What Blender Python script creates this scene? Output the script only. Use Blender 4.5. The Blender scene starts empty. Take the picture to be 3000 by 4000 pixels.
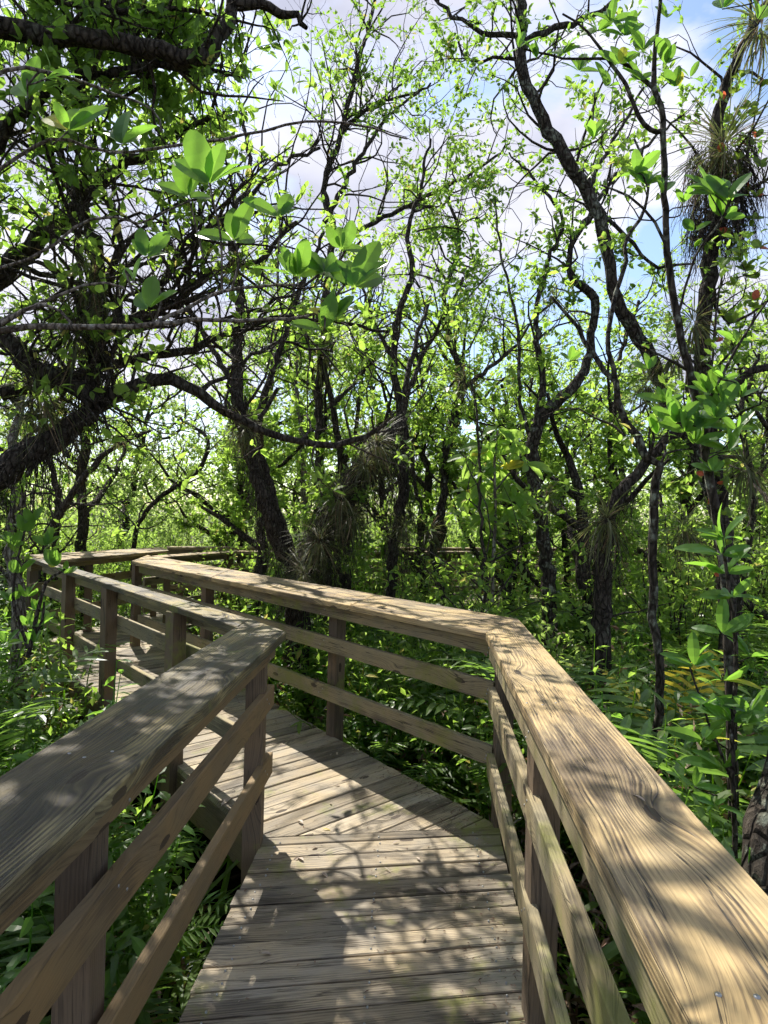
import bpy, math, random
import numpy as np
from mathutils import Vector, Matrix
C = bpy.context.scene
COL = C.collection
rad = math.radians
# ------------------------------------------------------------------ camera, sky, sun, exposure
EYE = 1.68                      # eye height above the deck, deck top is z = 0
FPX = 2450.0                    # focal length in pixels of the 3000 x 4000 photo
PITCH, ROLL = rad(0.3), rad(1.4)
_f = np.array([0, math.cos(PITCH), math.sin(PITCH)])
_u0 = np.array([0, -math.sin(PITCH), math.cos(PITCH)])
_r0 = np.array([1.0, 0, 0])
_r = math.cos(ROLL) * _r0 + math.sin(ROLL) * _u0
_u = -math.sin(ROLL) * _r0 + math.cos(ROLL) * _u0
cam = bpy.data.cameras.new('camera')
cam.sensor_fit = 'VERTICAL'
cam.angle = 2 * math.atan(2000 / FPX)
cam.clip_start, cam.clip_end = 0.05, 600
cam_ob = bpy.data.objects.new('camera', cam)
COL.objects.link(cam_ob)
cam_ob.matrix_world = Matrix(((_r[0], _u[0], -_f[0], 0), (_r[1], _u[1], -_f[1], 0), (_r[2], _u[2], -_f[2], EYE), (0, 0, 0, 1)))
C.camera = cam_ob

SUN = np.array([-0.40, 0.75, 1.055]); SUN /= np.linalg.norm(SUN)
SUN_EL = math.asin(SUN[2]); SUN_AZ = math.atan2(SUN[0], SUN[1])     # clockwise from +Y
w = bpy.data.worlds.new('World'); C.world = w; w.use_nodes = True
nt = w.node_tree; nt.nodes.clear()
def WN(t, **k):
    n = nt.nodes.new(t)
    for a, b in k.items(): setattr(n, a, b)
    return n
out = WN('ShaderNodeOutputWorld'); bg = WN('ShaderNodeBackground'); bg.inputs[1].default_value = 0.12
sky = WN('ShaderNodeTexSky'); sky.sky_type = 'NISHITA'; sky.sun_disc = False
sky.sun_elevation = SUN_EL; sky.sun_rotation = SUN_AZ; sky.air_density = 1.0; sky.dust_density = 0.6
tc = WN('ShaderNodeTexCoord'); mp = WN('ShaderNodeMapping'); mp.inputs['Scale'].default_value = (1, 1, 2.2)
mp.inputs['Location'].default_value = (0.35, 0.1, 0.2)
nz = WN('ShaderNodeTexNoise'); nz.inputs['Scale'].default_value = 2.3; nz.inputs['Detail'].default_value = 7; nz.inputs['Roughness'].default_value = 0.55
rp = WN('ShaderNodeValToRGB'); rp.color_ramp.elements[0].position = 0.45; rp.color_ramp.elements[1].position = 0.55
nz2 = WN('ShaderNodeTexNoise'); nz2.inputs['Scale'].default_value = 3.1; nz2.inputs['Detail'].default_value = 5
rp2 = WN('ShaderNodeValToRGB')
rp2.color_ramp.elements[0].position = 0.35; rp2.color_ramp.elements[0].color = (2.7, 2.8, 3.5, 1)
rp2.color_ramp.elements[1].position = 0.68; rp2.color_ramp.elements[1].color = (5.0, 5.0, 5.5, 1)
mx = WN('ShaderNodeMixRGB')
L = nt.links.new
L(tc.outputs['Generated'], mp.inputs[0]); L(mp.outputs[0], nz.inputs['Vector']); L(mp.outputs[0], nz2.inputs['Vector'])
L(nz.outputs['Fac'], rp.inputs[0]); L(nz2.outputs['Fac'], rp2.inputs[0])
L(rp.outputs[0], mx.inputs[0]); L(sky.outputs[0], mx.inputs[1]); L(rp2.outputs[0], mx.inputs[2])
L(mx.outputs[0], bg.inputs[0]); L(bg.outputs[0], out.inputs[0])
sun = bpy.data.lights.new('sun', 'SUN'); sun.energy = 5.0; sun.angle = rad(0.5); sun.color = (1.0, 0.95, 0.86)
sun_ob = bpy.data.objects.new('sun', sun); COL.objects.link(sun_ob)
sun_ob.rotation_euler = Vector(SUN).to_track_quat('Z', 'Y').to_euler()
C.view_settings.view_transform = 'Standard'; C.view_settings.look = 'None'
C.view_settings.exposure = 0.98; C.view_settings.gamma = 1
C.render.engine = 'CYCLES'
C.cycles.use_adaptive_sampling = True; C.cycles.adaptive_threshold = 0.035; C.cycles.max_bounces = 5; C.cycles.transparent_max_bounces = 4; C.cycles.transmission_bounces = 5
C.cycles.diffuse_bounces = 3; C.cycles.glossy_bounces = 2

# ------------------------------------------------------------------ placing helpers
def ray(x, y):
    return _f + _r * (x - 1500) / FPX + _u * (2000 - y) / FPX
def P(x, y, d):                 # photo point (in the 1659-wide view) at forward distance d
    v = ray(x * 3000 / 1659, y * 3000 / 1659); v = v * (d / v[1]); return np.array([v[0], v[1], v[2] + EYE])
def G(x, y, z):                 # photo point (3000-wide) on the horizontal plane z
    v = ray(x, y); v = v * ((z - EYE) / v[2]); return np.array([v[0], v[1]])
def rng(s): return np.random.default_rng(s)
def unit(v): v = np.asarray(v, float); return v / (np.linalg.norm(v, axis=-1, keepdims=True) + 1e-9)

def link(o, parent=None):
    COL.objects.link(o)
    if parent is not None: o.parent = parent
    return o
def tag(o, label=None, cat=None, group=None, kind=None):
    for k, v in (('label', label), ('category', cat), ('group', group), ('kind', kind)):
        if v: o[k] = v
    return o
def empty(name, loc=(0, 0, 0), rz=0):
    o = bpy.data.objects.new(name, None); o.location = loc; o.rotation_euler = (0, 0, rz); o.empty_display_size = 0.1
    return link(o)
def mesh_obj(name, V, faces, mat, parent=None, uv=None, smooth=False, loc=None):
    """faces: list of (k-gon) int arrays, each of shape (n, k)"""
    me = bpy.data.meshes.new(name)
    V = np.asarray(V, np.float32)
    if loc is not None: V = V - np.asarray(loc, np.float32)
    me.vertices.add(len(V)); me.vertices.foreach_set('co', V.ravel())
    faces = [np.asarray(f, np.int32) for f in faces if len(f)]
    loops = np.concatenate([f.ravel() for f in faces])
    tot = np.concatenate([np.full(len(f), f.shape[1], np.int32) for f in faces])
    st = np.concatenate([[0], np.cumsum(tot)[:-1]]).astype(np.int32)
    me.loops.add(len(loops)); me.loops.foreach_set('vertex_index', loops)
    me.polygons.add(len(tot)); me.polygons.foreach_set('loop_start', st)
    me.polygons.foreach_set('use_smooth', np.full(len(tot), bool(smooth)))
    me.update(calc_edges=True)
    if uv is not None:
        l = me.uv_layers.new(name='UVMap'); l.data.foreach_set('uv', np.asarray(uv, np.float32).ravel())
    me.materials.append(mat)
    o = bpy.data.objects.new(name, me)
    if loc is not None: o.location = loc
    return link(o, parent)

# ------------------------------------------------------------------ materials
class M:
    def __init__(s, name):
        s.m = bpy.data.materials.new(name); s.m.use_nodes = True; s.t = s.m.node_tree; s.t.nodes.clear()
        s.out = s.n('ShaderNodeOutputMaterial')
    def n(s, t, **k):
        x = s.t.nodes.new(t)
        for a, b in k.items(): setattr(x, a, b)
        return x
    def l(s, a, b): s.t.links.new(a, b)
    def noise(s, vec, scale, detail=4, rough=0.55, dist=0.0):
        x = s.n('ShaderNodeTexNoise'); x.inputs['Scale'].default_value = scale; x.inputs['Detail'].default_value = detail
        x.inputs['Roughness'].default_value = rough; x.inputs['Distortion'].default_value = dist
        if vec is not None: s.l(vec, x.inputs['Vector'])
        return x.outputs['Fac']
    def math(s, op, a, b=0.0, c=None, clamp=False):
        x = s.n('ShaderNodeMath', operation=op, use_clamp=clamp)
        for i, v in enumerate((a, b, c)):
            if v is None: continue
            if isinstance(v, (int, float)): x.inputs[i].default_value = v
            else: s.l(v, x.inputs[i])
        return x.outputs[0]
    def ramp(s, fac, stops):
        x = s.n('ShaderNodeValToRGB'); e = x.color_ramp.elements
        while len(e) < len(stops): e.new(0.5)
        for i, (p, c) in enumerate(stops):
            e[i].position = p; e[i].color = (c, c, c, 1) if isinstance(c, (int, float)) else (*c, 1)
        s.l(fac, x.inputs[0]); return x.outputs[0]
    def mix(s, fac, a, b, mode='MIX'):
        x = s.n('ShaderNodeMixRGB', blend_type=mode)
        for i, v in enumerate((fac, a, b)):
            if isinstance(v, (int, float)): x.inputs[i].default_value = v
            elif isinstance(v, tuple): x.inputs[i].default_value = (*v, 1)
            else: s.l(v, x.inputs[i])
        return x.outputs[0]
    def combine(s, a, b, c=0.0):
        x = s.n('ShaderNodeCombineXYZ')
        for i, v in enumerate((a, b, c)):
            if isinstance(v, (int, float)): x.inputs[i].default_value = v
            else: s.l(v, x.inputs[i])
        return x.outputs[0]
    def bump(s, h, strength, dist=0.01):
        x = s.n('ShaderNodeBump'); x.inputs['Strength'].default_value = strength; x.inputs['Distance'].default_value = dist
        s.l(h, x.inputs['Height']); return x.outputs[0]
    def bsdf(s, col, rough, normal=None, spec=0.5):
        x = s.n('ShaderNodeBsdfPrincipled')
        if isinstance(col, tuple): x.inputs['Base Color'].default_value = (*col, 1)
        else: s.l(col, x.inputs['Base Color'])
        if isinstance(rough, (int, float)): x.inputs['Roughness'].default_value = rough
        else: s.l(rough, x.inputs['Roughness'])
        x.inputs['Specular IOR Level'].default_value = spec
        if normal is not None: s.l(normal, x.inputs['Normal'])
        s.l(x.outputs[0], s.out.inputs[0]); return x

def wood_mat(name, light, mid, dark, stain=0.5, moss=0.0, streak=0.5, wet=0.0, crack=1.0):
    m = M(name)
    uv = m.n('ShaderNodeUVMap').outputs[0]
    sp = m.n('ShaderNodeSeparateXYZ'); m.l(uv, sp.inputs[0]); U, V = sp.outputs[0], sp.outputs[1]
    geo = m.n('ShaderNodeNewGeometry'); rnd = geo.outputs['Random Per Island']
    pos = geo.outputs['Position']
    # knots: sparse cells that push the grain lines aside
    vor = m.n('ShaderNodeTexVoronoi', voronoi_dimensions='2D'); vor.inputs['Scale'].default_value = 1.0
    m.l(m.combine(m.math('MULTIPLY', U, 1.7), m.math('MULTIPLY', V, 4.6)), vor.inputs['Vector'])
    d = vor.outputs['Distance']
    sc = m.n('ShaderNodeSeparateXYZ'); m.l(vor.outputs['Color'], sc.inputs[0])
    has = m.math('GREATER_THAN', sc.outputs[0], 0.6)
    push = m.math('MULTIPLY', m.math('POWER', 2.718, m.math('MULTIPLY', m.math('MULTIPLY', d, d), -16.0)), m.math('MULTIPLY', has, 0.055))
    warp = m.noise(m.combine(m.math('MULTIPLY', U, 1.6), m.math('MULTIPLY', V, 5.0)), 1.0, 2)
    V2 = m.math('ADD', m.math('ADD', V, push), m.math('MULTIPLY', warp, 0.045))
    rings = m.math('SINE', m.math('MULTIPLY', V2, 560.0))
    rings = m.math('MULTIPLY_ADD', rings, 0.5, 0.5)
    gr = m.noise(m.combine(m.math('MULTIPLY', U, 2.4), m.math('MULTIPLY', V2, 130.0)), 1.0, 5, 0.65)
    fine = m.noise(m.combine(m.math('MULTIPLY', U, 9.0), m.math('MULTIPLY', V2, 420.0)), 1.0, 3, 0.6)
    bl = m.noise(m.combine(m.math('MULTIPLY', U, 2.6), m.math('MULTIPLY', V2, 15.0), 3.0), 1.0, 7, 0.68)
    big = m.noise(pos, 2.1, 3)
    grain = m.math('ADD', m.math('MULTIPLY', rings, 0.26), m.math('MULTIPLY', gr, 0.86))
    g = m.ramp(grain, [(0.30, 0.0), (0.80, 1.0)])
    gc = m.ramp(m.noise(m.combine(m.math('MULTIPLY', U, 1.1), m.math('MULTIPLY', V, 9.0), 5.0), 1.0, 3), [(0.36, 0.12), (0.66, 1.0)])
    g = m.math('ADD', m.math('MULTIPLY', g, gc), m.math('MULTIPLY', m.math('SUBTRACT', 1.0, gc), 0.72))
    c = m.mix(g, mid, light)
    tint = m.noise(pos, 3.3, 4, 0.6)
    c = m.mix(1.0, c, m.mix(m.ramp(tint, [(0.35, 0.0), (0.65, 1.0)]), (0.86, 0.88, 0.95), (1.12, 1.04, 0.92)), 'MULTIPLY')
    c = m.mix(m.math('MULTIPLY', m.ramp(fine, [(0.5, 0.0), (0.72, 1.0)]), 0.35), c, dark)
    # weathered dark streaks, following the grain
    st = m.math('ADD', m.math('MULTIPLY', bl, 0.62), m.math('MULTIPLY', m.math('SUBTRACT', 1.0, g), 0.22))
    st = m.math('ADD', st, m.math('MULTIPLY', big, 0.22))
    lo = 0.70 - 0.26 * stain
    smask = m.ramp(st, [(lo - 0.02, 0.0), (lo + 0.13, 1.0)])
    c = m.mix(m.math('MULTIPLY', smask, streak), c, dark)
    # broad dark weather stains with feathered ends
    pn = m.noise(m.combine(m.math('MULTIPLY', U, 1.3), m.math('MULTIPLY', V, 4.2), 11.0), 1.0, 4, 0.6)
    pn = m.math('ADD', pn, m.math('MULTIPLY', m.math('SUBTRACT', gr, 0.5), 0.55))
    pm = m.ramp(pn, [(0.61 - 0.13 * stain, 0.0), (0.68 - 0.13 * stain, 1.0)])
    c = m.mix(m.math('MULTIPLY', pm, m.math('MULTIPLY_ADD', g, -0.5, 1.0)), c, dark)
    # knot centre
    kn = m.math('MULTIPLY', m.math('LESS_THAN', d, m.math('MULTIPLY_ADD', gr, 0.07, 0.03)), has)
    c = m.mix(m.math('MULTIPLY', kn, 0.85), c, (0.035, 0.022, 0.015))
    # cracks
    cr = m.noise(m.combine(m.math('MULTIPLY', U, 0.7), m.math('MULTIPLY', V2, 24.0), 7.0), 1.0, 4, 0.5)
    cr = m.math('ABSOLUTE', m.math('SUBTRACT', cr, 0.5))
    crm = m.ramp(cr, [(0.0025, 1.0), (0.007, 0.0)])
    crm = m.math('MULTIPLY', crm, crack * 0.9)
    c = m.mix(crm, c, (0.02, 0.016, 0.013))
    # tone of each board
    tone = m.ramp(rnd, [(0.0, 0.62), (0.5, 0.92), (1.0, 1.18)])
    c = m.mix(1.0, c, tone, 'MULTIPLY')
    if moss:
        ms = m.noise(pos, 6.0, 6, 0.7)
        ms2 = m.noise(pos, 1.3, 2)
        if name.startswith('weathered_deck'):       # algae and grime gather along the right hand edge of the walk
            sx = m.n('ShaderNodeSeparateXYZ'); m.l(pos, sx.inputs[0]); ms2 = m.math('ADD', ms2, m.math('MULTIPLY', m.ramp(sx.outputs[0], [(0.30, 0.0), (0.62, 1.0)]), 0.17))
        k = m.ramp(m.math('ADD', m.math('MULTIPLY', ms, 0.5), m.math('MULTIPLY', ms2, 0.5)), [(0.6 - 0.1 * moss, 0.0), (0.66 - 0.05 * moss, 1.0)])
        c = m.mix(m.math('MULTIPLY', k, 0.7), c, m.mix(ms, (0.10, 0.11, 0.02), (0.24, 0.25, 0.05)))
    hgt = m.math('SUBTRACT', m.math('MULTIPLY', grain, 0.6), m.math('MULTIPLY', crm, 1.4))
    hgt = m.math('ADD', hgt, m.math('MULTIPLY', fine, 0.25))
    rough = m.math('SUBTRACT', 0.78, m.math('MULTIPLY', smask, 0.12 + wet))
    m.bsdf(c, rough, m.bump(hgt, 0.55, 0.004), 0.35)
    return m.m

def bark_mat(name, a, b, lichen=0.25, lcol=(0.42, 0.45, 0.40), scale=1.0):
    m = M(name); pos = m.n('ShaderNodeNewGeometry').outputs['Position']
    mp = m.n('ShaderNodeMapping'); mp.inputs['Scale'].default_value = (1, 1, 0.35); m.l(pos, mp.inputs[0])
    n1 = m.noise(mp.outputs[0], 38 * scale, 6, 0.7); n2 = m.noise(pos, 9 * scale, 5, 0.65); n3 = m.noise(pos, 27 * scale, 4, 0.6)
    c = m.mix(m.ramp(n1, [(0.32, 0.0), (0.7, 1.0)]), a, b)
    lm = m.ramp(m.math('ADD', m.math('MULTIPLY', n2, 0.6), m.math('MULTIPLY', n3, 0.4)), [(0.57 - 0.10 * lichen, 0.0), (0.66 - 0.10 * lichen, 1.0)])
    c = m.mix(m.math('MULTIPLY', lm, min(1.0, 0.4 + lichen)), c, lcol)
    fis = m.n('ShaderNodeTexVoronoi', feature='DISTANCE_TO_EDGE'); fis.inputs['Scale'].default_value = 26 * scale; m.l(mp.outputs[0], fis.inputs['Vector'])
    fm = m.ramp(fis.outputs['Distance'], [(0.0, 0.0), (0.18, 1.0)])
    c = m.mix(1.0, c, m.mix(fm, (0.45, 0.42, 0.4), (1.15, 1.15, 1.15)), 'MULTIPLY')
    m.bsdf(c, 0.9, m.bump(m.math('ADD', n1, m.math('MULTIPLY', fm, 0.8)), 1.0, 0.025), 0.2); return m.m

def leaf_mat(name, dark, light, trans, yellow=None, gloss=0.35, tmix=0.5, ycut=0.94):
    m = M(name); rnd = m.n('ShaderNodeNewGeometry').outputs['Random Per Island']
    oi = m.n('ShaderNodeObjectInfo').outputs['Random']
    k = m.math('FRACT', m.math('ADD', rnd, m.math('MULTIPLY', oi, 7.31)))
    c = m.mix(k, dark, light)
    k2 = m.math('FRACT', m.math('MULTIPLY', rnd, 13.7))
    t = m.mix(k2, trans, tuple(x * 1.35 for x in trans))
    if yellow:
        y = m.math('GREATER_THAN', k2, ycut)
        c = m.mix(y, c, yellow); t = m.mix(y, t, tuple(min(1, x * 1.2) for x in yellow))
    pos = m.n('ShaderNodeNewGeometry').outputs['Position']
    v = m.noise(pos, 34.0, 3); c = m.mix(1.0, c, m.ramp(v, [(0.3, 0.75), (0.7, 1.15)]), 'MULTIPLY')
    b = m.n('ShaderNodeBsdfPrincipled'); m.l(c, b.inputs['Base Color']); b.inputs['Roughness'].default_value = gloss
    b.inputs['Specular IOR Level'].default_value = 0.32
    tr = m.n('ShaderNodeBsdfTranslucent'); m.l(t, tr.inputs[0])
    mx = m.n('ShaderNodeMixShader'); mx.inputs[0].default_value = tmix
    m.l(b.outputs[0], mx.inputs[1]); m.l(tr.outputs[0], mx.inputs[2]); m.l(mx.outputs[0], m.out.inputs[0])
    return m.m

MAT = {}
MAT['cap'] = wood_mat('weathered_cap_timber', (0.50, 0.38, 0.19), (0.32, 0.235, 0.12), (0.045, 0.031, 0.026), 0.78, 0.0, 0.9, 0.25)
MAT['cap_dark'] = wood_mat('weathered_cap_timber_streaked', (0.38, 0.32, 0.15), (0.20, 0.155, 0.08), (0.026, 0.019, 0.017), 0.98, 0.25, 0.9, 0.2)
MAT['rail'] = wood_mat('rail_timber', (0.31, 0.265, 0.155), (0.22, 0.18, 0.105), (0.08, 0.062, 0.045), 0.55, 0.9, 0.6)
MAT['rail_brown'] = wood_mat('brown_rail_timber', (0.25, 0.175, 0.085), (0.18, 0.125, 0.062), (0.085, 0.06, 0.035), 0.3, 0.0, 0.6, 0.0, 0.4)
MAT['post'] = wood_mat('post_timber', (0.19, 0.14, 0.09), (0.13, 0.095, 0.062), (0.06, 0.045, 0.032), 0.4, 0.2, 0.6, 0.0, 0.7)
MAT['deck'] = wood_mat('weathered_deck_timber', (0.41, 0.35, 0.25), (0.26, 0.215, 0.15), (0.045, 0.033, 0.023), 0.64, 0.6, 0.85, 0.25, 0.8)
MAT['bark'] = bark_mat('dark_bark', (0.017, 0.014, 0.011), (0.10, 0.082, 0.064), 0.2, (0.14, 0.15, 0.11))
MAT['bark_lichen'] = bark_mat('lichen_bark', (0.016, 0.013, 0.010), (0.095, 0.078, 0.060), 0.5, (0.22, 0.24, 0.185))
MAT['bark_pale'] = bark_mat('pale_bark', (0.12, 0.10, 0.08), (0.28, 0.25, 0.21), 0.35)
MAT['bark_near'] = bark_mat('pale_twig_bark', (0.16, 0.13, 0.10), (0.34, 0.30, 0.25), 0.2, scale=2.0)
MAT['twig'] = bark_mat('twig_bark', (0.045, 0.036, 0.028), (0.13, 0.105, 0.085), 0.2, scale=2.0)
MAT['leaf'] = leaf_mat('tree_leaf', (0.035, 0.078, 0.020), (0.085, 0.145, 0.035), (0.25, 0.42, 0.055), (0.46, 0.40, 0.10), 0.42, 0.55, 0.985)
MAT['leaf_bright'] = leaf_mat('bright_leaf', (0.055, 0.105, 0.028), (0.12, 0.18, 0.05), (0.36, 0.55, 0.075), (0.50, 0.46, 0.12), 0.42, 0.58, 0.98)
MAT['leaf_far'] = leaf_mat('far_leaf', (0.06, 0.10, 0.03), (0.15, 0.20, 0.065), (0.36, 0.50, 0.12), (0.45, 0.46, 0.16), 0.5, 0.58, 0.98)
MAT['leaf_big'] = leaf_mat('broad_leaf', (0.035, 0.095, 0.028), (0.075, 0.15, 0.04), (0.24, 0.46, 0.05), (0.5, 0.5, 0.06), 0.38, 0.56, 0.975)
MAT['leaf_lime'] = leaf_mat('lime_leaf', (0.10, 0.18, 0.04), (0.17, 0.27, 0.06), (0.40, 0.60, 0.10), (0.6, 0.55, 0.08), 0.42, 0.6)
MAT['fern'] = leaf_mat('fern_leaf', (0.04, 0.085, 0.028), (0.10, 0.155, 0.05), (0.24, 0.42, 0.06), None, 0.34, 0.46)
MAT['fern_yellow'] = leaf_mat('yellow_fern_leaf', (0.42, 0.36, 0.05), (0.55, 0.46, 0.07), (0.6, 0.5, 0.05), None, 0.4, 0.5)
MAT['dead'] = leaf_mat('dead_leaf', (0.12, 0.07, 0.045), (0.36, 0.25, 0.18), (0.22, 0.12, 0.06), (0.42, 0.34, 0.27), 0.5, 0.25, 0.8)
MAT['air'] = leaf_mat('air_plant_leaf', (0.035, 0.045, 0.02), (0.11, 0.115, 0.055), (0.22, 0.26, 0.08), (0.20, 0.14, 0.08), 0.5, 0.35, 0.85)
MAT['vine'] = leaf_mat('vine_leaf', (0.06, 0.12, 0.02), (0.12, 0.18, 0.03), (0.32, 0.46, 0.05), (0.55, 0.12, 0.05), 0.4, 0.5, 0.9)

m = M('nail_steel'); m.bsdf((0.30, 0.30, 0.29), 0.4); m.m.node_tree.nodes['Principled BSDF'].inputs['Metallic'].default_value = 0.7; MAT['nail'] = m.m
# ------------------------------------------------------------------ mesh builders
class Tubes:
    def __init__(s): s.V = []; s.F = []; s.n = 0
    def add(s, pts, rads, sides=6, cap=True, lump=0.0, r=None):
        pts = np.asarray(pts, float); k = len(pts)
        if k < 2: return
        T = np.gradient(pts, axis=0); T = unit(T)
        ref = np.array([0.31, 0.17, 0.93]) if abs(T[0][2]) < 0.85 else np.array([0.95, 0.2, 0.1])
        A = unit(np.cross(T, ref)); B = np.cross(T, A)
        # keep frames from flipping
        for i in range(1, k):
            a = A[i - 1] - T[i] * np.dot(A[i - 1], T[i]); nrm = np.linalg.norm(a)
            if nrm > 1e-6: A[i] = a / nrm; B[i] = np.cross(T[i], A[i])
        ang = np.arange(sides) / sides * 2 * math.pi
        R = np.broadcast_to(np.asarray(rads, float).reshape(-1, 1), (k, sides)).copy()
        if lump and r is not None: R *= 1 + lump * (r.random((k, sides)) - 0.5) * 2
        ring = pts[:, None] + R[..., None] * (A[:, None] * np.cos(ang)[None, :, None] + B[:, None] * np.sin(ang)[None, :, None])
        s.V.append(ring.reshape(-1, 3))
        i = np.arange(k - 1)[:, None] * sides; j = np.arange(sides)[None]
        j2 = (j + 1) % sides
        s.F.append((np.stack([i + j, i + j2, i + sides + j2, i + sides + j], -1).reshape(-1, 4)) + s.n)
        s.n += k * sides
    def build(s, name, mat, parent=None, loc=None, smooth=True):
        return mesh_obj(name, np.concatenate(s.V), [np.concatenate(s.F)], mat, parent, smooth=smooth, loc=loc)

PROF = {6: ([0, .10, .28, .52, .78, .93, 1], [.05, .42, .84, 1.0, .80, .42, 0]), 2: ([0, 0.45, 1], [0, 1, 0]), 3: ([0, .3, .68, 1], [0, .95, .8, 0]), 5: ([0, .14, .34, .58, .82, 1], [0.05, .6, .96, 1.0, .62, 0])}
class Leaves:
    """many blades in one mesh; every blade is folded along its midrib and curls down"""
    def __init__(s, n=2, fold=0.25, curl=0.18, wave=0.0):
        s.n = n; s.fold = fold; s.curl = curl; s.wave = wave; s.B = []; s.D = []; s.U = []; s.Ln = []; s.W = []
    def add(s, B, D, U, Ln, W):
        B = np.atleast_2d(B); k = len(B)
        s.B.append(B); s.D.append(np.broadcast_to(D, (k, 3))); s.U.append(np.broadcast_to(U, (k, 3)))
        s.Ln.append(np.broadcast_to(Ln, (k,))); s.W.append(np.broadcast_to(W, (k,)))
    def geom(s):
        B = np.concatenate(s.B); D = unit(np.concatenate(s.D)); U = np.concatenate(s.U); Ln = np.concatenate(s.Ln); W = np.concatenate(s.W)
        S = unit(np.cross(D, U)); N = np.cross(S, D); k = len(B)
        t, w = PROF[s.n]; V = []
        m = len(t)
        for q in range(m):
            V.append(B + D * (Ln * t[q])[:, None] - N * (s.curl * Ln * t[q] ** 2)[:, None])
        for sgn in (-1, 1):
            for q in range(1, m - 1):
                V.append(V[q] + S * (sgn * W * 0.5 * w[q])[:, None] + N * (s.fold * W * 0.5 * w[q] + s.wave * W * ((-1) ** q) * sgn)[:, None])
        if s.n == 2:                                    # drop the middle midrib vertex: two triangles
            V = np.stack([V[0], V[3], V[2], V[4]], 0) if False else np.stack([V[0], V[2], V[3], V[4]], 0)
            tri = np.array([[0, 2, 1], [0, 1, 3]]); quad = np.zeros((0, 4), int)
        else:
            V = np.stack(V, 0); li = lambda q: m + q - 1; ri = lambda q: m + (m - 2) + q - 1
            tri = [[0, li(1), 1], [0, 1, ri(1)], [m - 2, li(m - 2), m - 1], [m - 2, m - 1, ri(m - 2)]]; quad = []
            for q in range(1, m - 2):
                quad += [[q, li(q), li(q + 1), q + 1], [q, q + 1, ri(q + 1), ri(q)]]
            tri = np.array(tri); quad = np.array(quad).reshape(-1, 4)
        nv = V.shape[0]; V = V.transpose(1, 0, 2).reshape(-1, 3)
        off = (np.arange(k) * nv)[:, None, None]
        return V, (tri[None] + off).reshape(-1, 3), (quad[None] + off).reshape(-1, 4)
    def count(s): return sum(len(b) for b in s.B)
    def build(s, name, mat, parent=None, loc=None):
        V, T, Q = s.geom()
        return mesh_obj(name, V, [T, Q], mat, parent, smooth=False, loc=loc)

def rand_dir(r, k, up=0.0):
    v = r.normal(size=(k, 3)); v[:, 2] += up; return unit(v)

def spline(pts, rads, step=0.12, jit=0.0, r=None):
    """Catmull-Rom through the points, resampled about every `step` metres"""
    pts = np.asarray(pts, float); rads = np.asarray(rads, float)
    p = np.vstack([2 * pts[0] - pts[1], pts, 2 * pts[-1] - pts[-2]])
    O = []; R = []
    for i in range(1, len(p) - 2):
        n = max(2, int(np.linalg.norm(p[i + 1] - p[i]) / step)); t = (np.arange(n) / n)[:, None]
        O.append(0.5 * (2 * p[i] + (p[i + 1] - p[i - 1]) * t + (2 * p[i - 1] - 5 * p[i] + 4 * p[i + 1] - p[i + 2]) * t ** 2 + (3 * p[i] - p[i - 1] - 3 * p[i + 1] + p[i + 2]) * t ** 3))
        R.append(rads[i - 1] * (1 - t[:, 0]) + rads[i] * t[:, 0])
    O.append(pts[-1:]); R.append(rads[-1:])
    O = np.concatenate(O); R = np.concatenate(R)
    if jit and r is not None:
        O[1:-1] += r.normal(size=(len(O) - 2, 3)) * jit
    return O, R

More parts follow.
